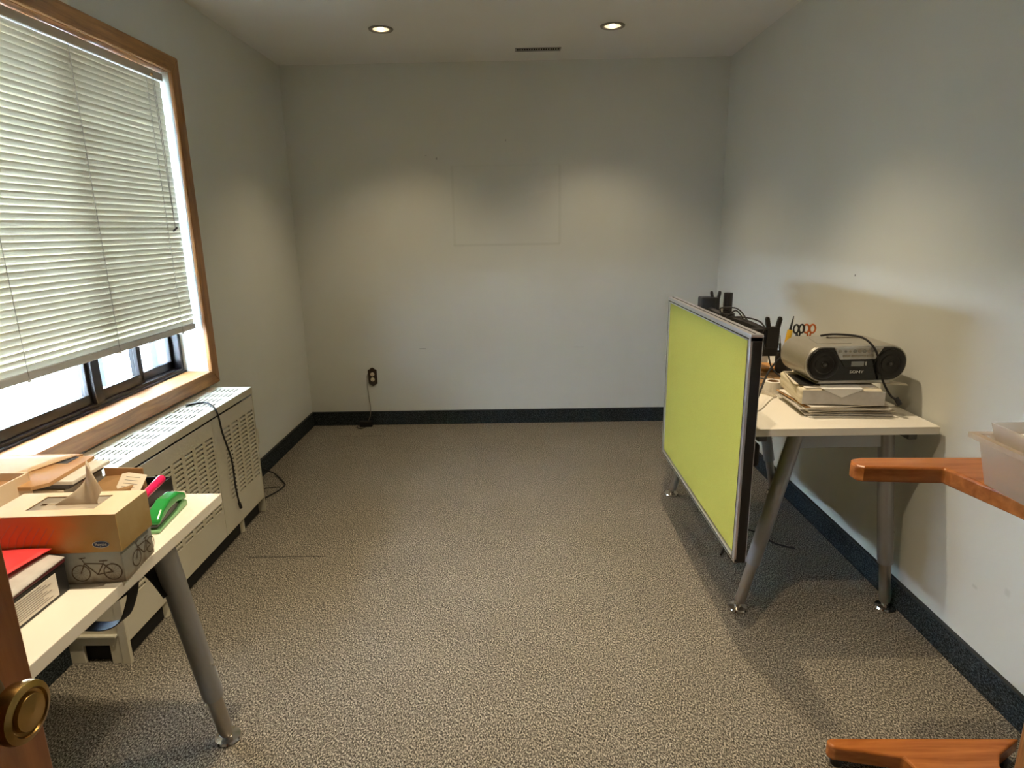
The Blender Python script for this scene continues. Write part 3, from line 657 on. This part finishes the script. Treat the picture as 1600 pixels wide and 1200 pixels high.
# ---------------------------------------------------------------- small things on the right desk
tp_ = thing('tape_roll', 'roll of white tape standing at the near side of the wrapped paper block', 'tape', (1.012, 2.425, DT))
MB().lathe_open([(.022, 0), (.037, 0), (.037, .048), (.022, .048), (.022, 0)], 28).build('tape', M['paper'], tp_, smooth=40)
MB().lathe_open([(.0215, .001), (.0215, .047), (.0195, .047), (.0195, .001), (.0215, .001)], 24).build('core', M['kraftdk'], tp_, smooth=40)
MB().tube([(1.045-1.012, -.02, .02), (.05, .0, .02)], .014, 10).build('cutter', M['black'], tp_)
tag(MB().tube(spl([(.96, 2.40, DT+.03), (.962, 2.425, DT+.012), (.985, 2.37, DT+.007), (.99, 2.34, DT+.006)], 5), .006, 8).build('clip', M['film'], None), 'small clear plastic piece beside the white tape roll', 'clip')
tag(MB().box(.90, 1.20, 2.52, 2.83, DT, DT+.018).build('leather_folder', M['kraftdk'], None, .004), 'dark brown folder lying flat behind the wrapped paper block', 'folder')
dk_ = thing('wooden_disc', 'round orange wooden disc with dark rim on the brown folder', 'disc', (1.118, 2.765, DT+.018))
MB().lathe([(0, 0), (.058, 0), (.062, .006), (.062, .012), (0, .012)], 32).build('dark_base', M['kraftdk'], dk_, smooth=40)
MB().lathe([(0, .012), (.060, .012), (.058, .018), (0, .018)], 32).build('wood_top', M['beech'], dk_, smooth=40)
tag(MB().box(1.06, 1.16, 2.86, 2.91, DT, DT+.075).build('card_box', M['paper3'], None, .003), 'small grey box behind the orange wooden disc', 'box')
ma = thing('monitor_arm', 'black dual monitor arm with tall pole and Y shaped clips behind the lime screen', 'monitor arm', (.97, 2.90, DT))
mo = Vector(ma.location); mv = lambda x, y, z: (x-mo.x, y-mo.y, z-mo.z)
MB().lathe([(.045, 0), (.045, .012), (.03, .02)], 20).build('base', M['black'], ma, smooth=40)
MB().lathe([(.0205, .012), (.0205, .347), (.018, .35)], 24).build('pole', M['gloss'], ma, smooth=40)
MB().lathe([(.032, .212), (.034, .216), (.034, .252), (.032, .256)], 20).build('collar', M['black'], ma, smooth=40)
def arm(name, pts, r): return MB().tube([mv(*p) for p in pts], r, 8).build(name, M['black'], ma, .002)
arm('arm', [(.97, 2.90, .965), (.93, 3.02, .985), (.95, 3.10, 1.0)], .020)
arm('arm', [(.97, 2.90, .965), (1.02, 2.75, .955), (1.05, 2.63, .94)], .022)
MB().box(*[c for a in zip(mv(.885, 3.02, .975), mv(.955, 3.09, 1.05)) for c in a]).build('tilt_head', M['black'], ma, .006)
def clip(cx, cy, cz_, s_=1.0, deep=.06):
    m = MB().box(cx-.026*s_-mo.x, cx+.026*s_-mo.x, cy-.012-mo.y, cy+.012-mo.y, cz_-deep-mo.z, cz_-mo.z)
    for sx in (-1, 1):
        m.prism([(cx+sx*.010*s_-mo.x, cz_-.006-mo.z), (cx+sx*.026*s_-mo.x, cz_-.012-mo.z), (cx+sx*.034*s_-mo.x, cz_+.030*s_-mo.z), (cx+sx*.030*s_-mo.x, cz_+.042*s_-mo.z), (cx+sx*.020*s_-mo.x, cz_+.040*s_-mo.z)], 'y', cy-.010-mo.y, cy+.010-mo.y)
    return m.build('clip_bracket', M['black'], ma, .003)
clip(.955, 3.04, 1.048, .75, .07); clip(1.064, 2.60, .972, 1.0, .09)
MB().box(*[c for a in zip(mv(1.015, 2.605, .845), mv(1.095, 2.635, .93)) for c in a]).box(*[c for a in zip(mv(.99, 2.61, .90), mv(1.04, 2.66, .96)) for c in a]).build('mount_plate', M['black'], ma, .004)
for p in ([(.955, 2.95, .99), (.93, 2.86, 1.02), (.985, 2.80, 1.02), (1.02, 2.72, .95)], [(.94, 2.86, .97), (.97, 2.74, .995), (1.03, 2.66, .985), (1.045, 2.60, .94)], [(.95, 2.85, .98), (1.0, 2.87, 1.005), (1.03, 2.85, .965)], [(1.04, 2.60, .955), (1.03, 2.585, .97), (1.02, 2.60, .93), (1.03, 2.58, .88)]):
    MB().tube(spl([mv(*q) for q in p], 8), .0035, 6).build('arm_cable', M['blackrough'], ma, smooth=60)
tag(MB().tube(spl([(1.055, 2.60, .85), (1.06, 2.56, .80), (1.10, 2.50, .765), (1.13, 2.40, .775)], 8), .0038, 6).build('signal_cable', M['blackrough'], None, smooth=60), 'black cable from the monitor arm down towards the boombox', 'cable')
tag(MB().tube(spl([(1.13, 2.345, .965), (1.07, 2.36, .93), (1.03, 2.40, .89), (.96, 2.35, .84), (.87, 2.20, .79), (.84, 2.16, .745)], 8), .0038, 6).build('audio_cable', M['blackrough'], None, smooth=60), 'black cable from the back of the boombox down behind the lime screen', 'cable')
tag(MB().tube(spl([(.93, 2.66, .765), (.98, 2.58, .764), (1.06, 2.52, .760), (1.13, 2.47, .74), (1.16, 2.45, .739)], 8), .003, 6).build('charging_cable', M['steeldk'], None, smooth=60), 'grey cable curving across the brown folder', 'cable')
pc = thing('pen_cup', 'black pen cup behind the boombox holding a yellow handled tool', 'cup', (1.165, 2.70, DT))
MB().lathe_open([(0, 0), (.036, 0), (.038, .11), (.035, .11), (.033, .004), (0, .004)], 20).build('cup_body', M['black'], pc, smooth=40)
def stick(name, label, cat, a, b2, r1, m1, r2, m2, split):
    a = Vector(a); b2 = Vector(b2); d = b2-a; t = thing(name, label, cat, a)
    MB().tube([Vector((0, 0, 0)), d*split*.98, d*split], [r1, r1, r1*.8], 10).build('handle', m1, t, smooth=50)
    MB().tube([d*split, d*.8, d], [r2, r2*.8, r2*.3], 8).build('tip', m2, t, smooth=50)
stick('screwdriver', 'yellow handled tool with black tip standing in the black pen cup', 'tool', (1.150, 2.70, DT+.02), (1.190, 2.70, 1.00), .0115, M['yellow'], .0065, M['black'], .76)
stick('pen', 'black pen standing in the black pen cup', 'pen', (1.155, 2.71, DT+.01), (1.145, 2.715, .915), .0045, M['black'], .003, M['black'], .8)
stick('marker_pen', 'dark marker leaning right in the black pen cup', 'pen', (1.17, 2.685, DT+.01), (1.202, 2.69, .925), .006, M['ink'], .004, M['blue'], .8)
cc = thing('scissors_cup', 'cream cup behind the boombox holding scissors', 'cup', (1.285, 2.80, DT))
MB().lathe_open([(0, 0), (.038, 0), (.042, .115), (.039, .115), (.035, .004), (0, .004)], 20).build('cup_body', M['paper2'], cc, smooth=40)
def scissors(label, x, mat, rz, dx):
    t = thing('scissors', label, 'scissors', (x, 2.80, DT+.058), rz)
    MB().prism([(-.004, 0), (.004, 0), (.006, .10), (-.006, .10)], 'y', -.0015, .0015).build('blade', M['chrome'], t)
    for s_ in (-1, 1):
        ring = [(s_*.013+.012*math.cos(a), 0, .135+.019*math.sin(a)) for a in [2*math.pi*k/16 for k in range(17)]]
        MB().tube(ring, .0042, 8).build('handle', mat, t, smooth=60)
    MB().tube([(-.004, 0, .10), (-.008, 0, .118)], .004, 6).tube([(.004, 0, .10), (.008, 0, .118)], .004, 6).build('shank', mat, t)
scissors('black handled scissors standing in the cream cup', 1.262, M['black'], .1, 0)
scissors('orange handled scissors standing in the cream cup', 1.309, M['orange'], -.2, 0)

# ================================================================== forked wooden stand and plastic box at the right edge
st = thing('wooden_stand', 'glossy orange brown wooden stand with two forked arms at the right edge', 'stand', (1.12, 1.20, 0))
def sp2(pts): return [(x-1.12, y-1.20) for x, y in pts]
UP = [(.826, 1.441), (.800, 1.432), (.791, 1.415), (.792, 1.392), (.806, 1.381), (.981, 1.365), (1.02, 1.183), (1.035, 1.0), (1.26, 1.0), (1.27, 1.427)]
MB().prism(sp2(UP), 'z', .795, .835).build('upper_arm', M['teak'], st, .006, seg=3)
LO = [(.812, 1.392), (.800, 1.388), (.797, 1.372), (.806, 1.360), (.967, 1.327), (.985, 1.24), (1.0, 1.0), (1.16, 1.0), (1.19, 1.30), (1.216, 1.334), (1.304, 1.385)]
MB().prism(sp2(LO), 'z', .022, .065).build('lower_arm', M['teak'], st, .006, seg=3)
MB().box(1.135-1.12, 1.19-1.12, 1.15-1.2, 1.205-1.2, .06, .80).build('post', M['oak_z'], st, .004)
for x, y in ((.825, 1.375), (1.25, 1.36), (1.02, 1.03), (1.14, 1.03)): MB().lathe([(.014, 0), (.016, .023)], 12, T(x-1.12, y-1.2, 0)).build('foot_pad', M['black'], st)
px = thing('plastic_box', 'frosted plastic storage box with papers on the wooden arm', 'box', (1.14, 1.12, .836))
def ring(x0, x1, y0, y1, z): return [(x0-1.14, y0-1.12, z-.836), (x1-1.14, y0-1.12, z-.836), (x1-1.14, y1-1.12, z-.836), (x0-1.14, y1-1.12, z-.836)]
R0 = ring(1.002, 1.275, .965, 1.268, .837); R1 = ring(.985, 1.292, .948, 1.285, .945)
m = MB(); m.add(R0+R1, [(3, 2, 1, 0)]+[(i, (i+1) % 4, 4+(i+1) % 4, 4+i) for i in range(4)])
m.build('tub', M['plastic'], px, .006, solid=.002)
RA = ring(.972, 1.305, .935, 1.298, .945); RB = ring(.972, 1.305, .935, 1.298, .934)
MB().add(ring(.985, 1.292, .948, 1.285, .945)+RA+RB, [(i, (i+1) % 4, 4+(i+1) % 4, 4+i) for i in range(4)]+[(4+i, 4+(i+1) % 4, 8+(i+1) % 4, 8+i) for i in range(4)]).build('rim', M['plastic'], px, .002, solid=.002)
tr2 = thing('plastic_tray', 'shallow frosted plastic tray nested in the top of the storage box', 'tray', (1.14, 1.12, .92))
R2 = [(x, y, z+.836-.92) for x, y, z in ring(1.006, 1.270, .970, 1.264, .935)+ring(.998, 1.278, .962, 1.272, .974)]
MB().add(R2, [(3, 2, 1, 0)]+[(i, (i+1) % 4, 4+(i+1) % 4, 4+i) for i in range(4)]).build('tray_shell', M['plastic'], tr2, solid=.0015)
tag(MB().prism([(1.02, 1.245), (1.07, .98), (1.25, .98), (1.25, 1.245)], 'z', .955, .957, T(0, 0, 0)).build('paper_card', M['paper'], None), 'cream card lying in the shallow frosted tray', 'paper')
cr = MB()
for k in range(26):
    a = Vector((random.uniform(1.03, 1.24), random.uniform(.99, 1.235), random.uniform(.855, .905)))
    cr.add([(-.03, 0, 0), (.0, -.004, .012), (.03, .002, -.004), (.028, .012, .02), (0, .01, .03), (-.026, .008, .018)], [(0, 1, 4, 5), (1, 2, 3, 4)], T(*a) @ Rm(random.uniform(0, 360), 'Z') @ Rm(random.uniform(-50, 50), 'X'))
o = tag(cr.build('crumpled_paper', M['white'], None, solid=.0006), 'crumpled white paper scraps inside the frosted plastic box', 'paper'); o['kind'] = 'stuff'

# ================================================================== left desk
ld_ = thing('office_desk', 'white topped desk with grey tube leg in the left foreground', 'desk', (-1.13, .90, 0))
o_ = Vector(ld_.location)
MB().box(-1.49-o_.x, -.775-o_.x, .28-o_.y, 1.505-o_.y, DT-DK, DT).build('desk_top', M['desk'], ld_, .0015)
desk_leg(ld_, (-.838, 1.478, 0), (-.815, 1.285, z_), o_); desk_leg(ld_, (-1.43, 1.478, 0), (-1.43, 1.285, z_), o_)
desk_leg(ld_, (-.838, .31, 0), (-.815, .50, z_), o_); desk_leg(ld_, (-1.43, .31, 0), (-1.43, .50, z_), o_)
MB().box(-.86-o_.x, -.83-o_.x, .35-o_.y, 1.30-o_.y, DT-DK-.03, DT-DK).box(-1.44-o_.x, -1.41-o_.x, .35-o_.y, 1.30-o_.y, DT-DK-.03, DT-DK).build('frame_rails', M['steeldk'], ld_, .003)
sv = spl([(-.955, 1.22, .66), (-1.045, 1.27, .53), (-1.00, 1.30, .488), (-.945, 1.30, .505), (-.915, 1.30, .56), (-.90, 1.30, .615), (-.878, 1.30, .645), (-.85, 1.30, .618), (-.825, 1.30, .572)], 8)
tag(MB().ribbon(sv, (.25, 1, .1), .032, .0025).build('strap', M['blackrough'], None), 'black webbing strap hanging in a loop under the left desk', 'strap')
bc = thing('strap_buckle', 'black plastic buckle hanging under the left desk', 'buckle', (-.955, 1.33, .56))
MB().prism([(-.035, -.03), (-.01, -.02), (.02, .0), (.035, .03), (.03, .045), (.012, .03), (-.005, .03), (-.03, .005)], 'y', -.006, .006).build('buckle_body', M['black'], bc, .002)
MB().ribbon([(.02, 0, .03), (.01, -.02, .09), (-.01, -.05, .149)], (0, 1, 0), .02, .002).build('webbing', M['blackrough'], bc)

# ---------------------------------------------------------------- tissue boxes
tb = thing('tissue_box', 'tissue box printed with a bicycle on a beach, under the orange one', 'tissue box', (-.768, 1.086, DT), math.radians(5))
TW, TD, T1 = .238, .118, .067
MB().box(-TW, 0, 0, TD, 0, T1).build('carton', M['beach'], tb, .002)
def bike(mat, par, Mx, s_):
    m = MB()
    def annulus(cx, cy, r, w_):
        n = 28
        m.add([((cx+(r+(w_ if k % 2 else 0))*math.cos(math.pi*2*(k//2)/n)), cy+(r+(w_ if k % 2 else 0))*math.sin(math.pi*2*(k//2)/n), 0) for k in range(2*n)], [(2*k, 2*k+1, (2*k+3) % (2*n), (2*k+2) % (2*n)) for k in range(n)], Mx)
    def bar(a, b2, w_):
        a = Vector((*a, 0)); b2 = Vector((*b2, 0)); d = (b2-a).normalized(); p = Vector((-d.y, d.x, 0))*w_/2
        m.add([a-p, b2-p, b2+p, a+p], [(0, 1, 2, 3)], Mx)
    r = .0135*s_; lx, rx_ = -.021*s_, .024*s_
    annulus(lx, r, r-.0021, .0021); annulus(rx_, r, r-.0021, .0021)
    for k in range(6):
        for cx in (lx, rx_):
            a = math.pi*k/6; bar((cx-r*.9*math.cos(a), r-r*.9*math.sin(a)), (cx+r*.9*math.cos(a), r+r*.9*math.sin(a)), .0003)
    A = (lx, r); Bp = (rx_, r); Hd = (lx+.007*s_, .029*s_); St = (rx_-.012*s_, .027*s_); Bt = (.002*s_, .010*s_)
    for p, q_ in ((A, Hd), (Hd, St), (Hd, Bt), (Bt, St), (Bt, Bp), (St, Bp)): bar(p, q_, .0021)
    bar(Hd, (lx+.004*s_, .037*s_), .0013); bar((lx+.001*s_, .037*s_), (lx+.010*s_, .038*s_), .0014); bar(St, (St[0]+.001, St[1]+.004*s_), .0012); bar((St[0]-.005*s_, St[1]+.0045*s_), (St[0]+.007*s_, St[1]+.005*s_), .002)
    return m.build('bicycle_print', mat, par)
bike(M['sepia'], tb, T(-.052, -.0006, .006) @ Rm(90, 'X'), 1.3)
bike(M['sepia'], tb, T(.0006, .075, .008) @ Rm(90, 'Z') @ Rm(90, 'X'), 1.25)
ob = thing('tissue_box', 'open orange meadow print tissue box stacked on the bicycle one', 'tissue box', (-.762, 1.080, DT+T1+.001), math.radians(2.5))
T2 = .077; TD2 = .112; TW2 = .245
MB().box(-TW2, 0, 0, .0015, 0, T2).build('front_side', M['sunset'], ob)
MB().box(-.0015, 0, .0015, TD2, 0, T2).build('end_side', tissue_print('ochre_end_print', (-.05, .12, [(0, (.40, .28, .11)), (.5, (.34, .22, .07)), (1, (.45, .34, .17))]), 2), ob)
MB().box(-TW2, -.0015, TD2-.0015, TD2, 0, T2).box(-TW2, -TW2+.0015, .0015, TD2-.0015, 0, T2).box(-TW2+.0015, -.0015, .0015, TD2-.0015, 0, .0015).build('rear_sides', M['manila'], ob)
MB().grid_holes(-TW2, 0, 0, TD2, [(-.185, -.055, .028, .092)], lambda u, v: (u, v, T2)).build('lid', M['lidcream'], ob, solid=.0012)
MB().box(-.178, -.062, .033, .087, T2-.022, T2-.010).build('tissue_stack', M['tissue'], ob)
fm = MB().grid_holes(-.185, -.055, .028, .092, [(-.175, -.065, .055, .063)], lambda u, v: (u, v, T2-.002)); fm.build('film', M['film'], ob)
ts = MB(); n = 14
for i in range(n+1):
    t = i/n
    for j in range(9):
        s_ = j/8-.5; k_ = min(1, (s_+.5)/.62) if s_ < .32 else max(0, .35+.65*(.5-s_)/.18); h = t*.074*(.10+.90*k_**1.2)
        ts.v.append((-.116+s_*.112*(1-.50*t)+.026*t+.005*math.sin(9*s_+3*t), .060+.012*math.sin(7*s_+2*t)*(.3+t)+.016*t*t, T2-.008+h*1.2))
for i in range(n):
    for j in range(8): ts.f.append((i*9+j, i*9+j+1, (i+1)*9+j+1, (i+1)*9+j))
ts.build('tissue', M['tissue'], ob, solid=.0008, smooth=70)
lg_ = MB().prism([(-.036+.0160*math.cos(a), .0165+.0074*math.sin(a)) for a in [2*math.pi*k/20 for k in range(20)]], 'y', -.0006, .0002).build('logo_rim', M['white'], ob)
MB().prism([(-.036+.0148*math.cos(a), .0165+.0062*math.sin(a)) for a in [2*math.pi*k/20 for k in range(20)]], 'y', -.0010, .0).build('logo_oval', M['blue'], lg_)
text('logo_text', 'Royale', .0082, M['white'], lg_, T(-.036, -.0012, .0168) @ Rm(90, 'X'), .0002)
gr_ = MB()
for k in range(7):
    x = -.225+k*.013; gr_.ribbon([(x, -.0004, .006), (x+.008+.002*k, -.0004, .035), (x+.03, -.0004, .062-.002*k)], (1, 0, .2), .0020, .0003)
gr_.build('grass_print', pm('pale_orange_ink', (.66, .26, .14), .5), ob)

# ---------------------------------------------------------------- shoe box with papers
sh = thing('shoe_box', 'black shoe box with white end label on the left desk edge', 'shoe box', (-.862, .93, DT))
MB().box(-.20, 0, -.14, .133, 0, .058).build('carton', M['black'], sh, .002)
MB().box(-.001, .0007, -.005, .105, .006, .050).build('label_sticker', M['paper'], sh)
MB().box(-.001, .0007, -.085, -.025, .004, .034).build('label_sticker', M['paper'], sh)
ln = MB()
for k in range(9): ln.box(.0006, .0010, .004, .09-.011*(k % 3), .012+k*.0042, .0131+k*.0042)
ln.build('label_print', M['greyink'], sh)
MB().box(-.20, .0015, -.14, .1335, .058, .066).build('lid', M['maroon'], sh, .002)
def sheet(name, label, mat, corners, z, nx=10, amp=.004, ph=0, thick=.0012, lift=None):
    m = MB(); c = [Vector((*p, 0)) for p in corners]
    for i in range(nx+1):
        for j in range(nx+1):
            u, v2 = i/nx, j/nx
            p = c[0]*(1-u)*(1-v2)+c[1]*u*(1-v2)+c[2]*u*v2+c[3]*(1-u)*v2
            m.v.append((p.x, p.y, z+amp*(1+math.sin(5*u+3*v2+ph))/2+(lift(u, v2) if lift else 0)))
    m.f = [(i*(nx+1)+j, (i+1)*(nx+1)+j, (i+1)*(nx+1)+j+1, i*(nx+1)+j+1) for i in range(nx) for j in range(nx)]
    return tag(m.build(name, mat, None, solid=thick, smooth=60), label, 'paper')
zt_ = DT+.067
sheet('magazine', 'grey printed mailer curling over the lid of the shoe box', M['paper3'], [(-1.03, .80), (-.858, .80), (-.860, 1.062), (-1.03, 1.062)], zt_, amp=.006, thick=.003, lift=lambda u, v: -.006*max(0, u-.8)*5)
tag(MB().box(-.895, -.862, .90, .935, zt_+.014, zt_+.0155).build('paper_label', M['black'], None), 'small black label on the grey mailer', 'label')
sheet('red_paper', 'bright red paper sheet on top of the grey mailer', M['red'], [(-1.03, .86), (-.905, .92), (-.885, 1.068), (-1.03, 1.068)], zt_+.013, amp=.003, ph=1)

# ---------------------------------------------------------------- clutter behind the tissue boxes
wbx = thing('open_tray', 'cream open topped cardboard tray at the left frame edge', 'box', (-1.25, 1.30, DT))
def ob_(par, x0, x1, y0, y1, h, t_, mat, base=.002, bev=.001):
    MB().box(x0, x1, y0, y0+t_, 0, h).box(x0, x1, y1-t_, y1, 0, h).box(x0, x0+t_, y0+t_, y1-t_, 0, h).box(x1-t_, x1, y0+t_, y1-t_, 0, h).box(x0+t_, x1-t_, y0+t_, y1-t_, 0, base).build('tray_shell', mat, par, bev)
ob_(wbx, -.16, .120, -.12, .045, .128, .004, M['lidcream'])
tag(MB().tube(spl([(-1.30, 1.22, .745), (-1.28, 1.26, .80), (-1.22, 1.31, .855), (-1.18, 1.28, .83), (-1.22, 1.23, .81), (-1.27, 1.29, .85), (-1.29, 1.24, .79)], 8), .008, 8).build('coiled_cable', M['gloss'], None, smooth=60), 'thick black cable coiled inside the cream cardboard tray', 'cable')
pile = [('binder', 'grey binder at the bottom of the envelope pile', 'binder', M['paper3'], (-1.47, -1.07, 1.365, 1.495), 0, .035),
        ('card_box', 'flat cream card box in the envelope pile by the window', 'box', M['paper2'], (-1.48, -1.07, 1.36, 1.50), .0355, .040),
        ('document_wallet', 'dark grey document wallet in the envelope pile', 'folder', M['steeldk'], (-1.47, -1.06, 1.365, 1.495), .076, .012),
        ('document_wallet', 'pale document wallet just under the kraft envelope', 'folder', M['paper'], (-1.47, -1.045, 1.36, 1.50), .0885, .010)]
for nm, lb, ct_, mt, (xa, xb_, ya, yb), zz, hh in pile:
    tag(MB().box(xa, xb_, ya, yb, DT+zz, DT+zz+hh).build(nm, mt, None, .002), lb, ct_)
ez = DT+.099
ke = thing('kraft_envelope', 'kraft card envelope with a grey window patch on the pile', 'envelope', (-1.15, 1.44, ez))
MB().prism([(-.13, .07), (.063, .066), (.075, -.11), (.05, -.135), (-.06, -.135), (-.13, -.08)], 'z', 0, .009).build('card_sleeve', M['kraft'], ke, .001)
MB().prism([(-.025, .060), (.030, .058), (.032, .01), (-.045, .014)], 'z', .009, .0096).build('window_patch', M['steeldk'], ke)
text('print', 'MAIL', .012, M['ink'], ke, T(-.06, -.055, .0094) @ Rm(40, 'Z'), .0002)
sheet('manila_envelope', 'large pale manila envelope lying over the kraft envelope', M['manila'], [(-1.49, 1.36), (-1.19, 1.345), (-1.125, 1.495), (-1.49, 1.50)], ez+.0105, amp=.003, thick=.003)
sheet('folded_letter', 'white folded letter with crossed lines on the manila envelope', M['paper'], [(-1.49, 1.385), (-1.335, 1.385), (-1.30, 1.47), (-1.49, 1.475)], ez+.016, amp=.002)
ws_ = thing('small_white_box', 'small white box leaning by the window at the left frame edge', 'box', (-1.46, 1.50, ez+.014), math.radians(12))
ws_.location = (-1.43, 1.43, ez+.0205)
MB().box(-.05, .035, -.03, .05, 0, .030).build('carton', M['paper'], ws_, .002); MB().box(-.0505, .0355, -.0305, .0505, .024, .031).build('lid_band', M['paper2'], ws_, .001)
tag(MB().tube([(-1.40, 1.515, ez+.052), (-1.335, 1.50, ez+.024)], .0055, 8).build('marker_pen', M['black'], None), 'black pen leaning on the white letter against the window', 'pen')
tag(MB().box(-1.31, -1.12, 1.50, 1.512, ez+.000, ez+.012).build('card_strip', M['kraft'], None), 'kraft card strip behind the manila envelope', 'card')

tr_ = thing('desk_tray', 'shallow black plastic tray behind the orange tissue box', 'tray', (-.975, 1.43, DT+.012))
ob_(tr_, -.078, .078, -.07, .075, .036, .003, M['black'])
tag(MB().box(-1.05, -.862, 1.275, 1.497, DT, DT+.0115).build('writing_pad', M['paper'], None, .001), 'white pad of paper under the black tray', 'pad')
kb = thing('small_carton', 'crushed brown cardboard carton lettered TOP in the black tray', 'carton', (-.992, 1.43, DT+.0155), math.radians(-3))
MB().add([(-.055, -.035, 0), (.055, -.038, 0), (.055, .04, 0), (-.055, .04, 0), (-.055, -.033, .042), (.0, -.034, .036), (.05, -.036, .048), (.05, .038, .046), (.0, .042, .055), (-.052, .04, .05)],
   [(3, 2, 1, 0), (0, 1, 6, 5, 4), (1, 2, 7, 6), (2, 3, 9, 8, 7), (3, 0, 4, 9), (4, 5, 8, 9), (5, 6, 7, 8)]).build('carton_body', M['kraftdk'], kb, .002)
text('lettering', 'TOP', .018, M['ink'], kb, T(-.02, -.0385, .020) @ Rm(90, 'X'), .0003)
MB().box(-.054, .046, .038, .041, .04, .072).build('raised_flap', M['kraft'], kb)
tg = thing('price_tag', 'cream printed price tag leaning on the brown carton', 'tag', (-.955, 1.425, DT+.062), math.radians(-14))
tm = T(0, 0, 0) @ Rm(28, 'X')
MB().prism([(-.045, .028), (-.03, .034), (.028, .032), (.048, -.03), (-.022, -.034)], 'z', 0, .0009, tm).build('card', M['paper2'], tg)
lm = MB()
for k in range(5): lm.box(-.026+k*.003, .016-.004*(k % 2)+k*.003, .02-k*.010, .0215-k*.010, .001, .0013, tm)
lm.build('print_lines', M['greyink'], tg)
hl_ = thing('highlighter', 'bright pink highlighter resting across the tray corner', 'pen', (-.886, 1.36, DT+.056))
MB().tube([(0, 0, 0), (.001, .075, .012), (.001, .083, .0133), (.001, .087, .014)], [.0095, .0105, .0095, .005], 12).build('cap', M['pink'], hl_, smooth=50)
MB().tube([(0, -.05, -.008), (0, 0, 0)], .008, 12).build('barrel', M['film'], hl_, smooth=50)
gs = thing('stapler', 'curved green plastic stapler beside the orange tissue box', 'stapler', (-.835, 1.36, DT), math.radians(6))
def shell(pts, wid): 
    m = MB(); m.prism(pts, 'x', -wid/2, wid/2); return m
MB_top = [(-.075, .030), (-.05, .046), (-.01, .056), (.04, .052), (.072, .036), (.080, .020), (.070, .018), (.03, .030), (-.02, .030), (-.075, .018)]
shell(MB_top, .032).build('upper_arm', M['green'], gs, .006, seg=3)
shell([(-.08, 0), (.078, 0), (.080, .014), (.06, .020), (.02, .010), (-.08, .008)], .030).build('lower_arm', M['greenlt'], gs, .004, seg=3)
shell([(-.07, .010), (.06, .012), (.03, .030), (-.07, .018)], .016).build('magazine', M['steeldk'], gs, .002)
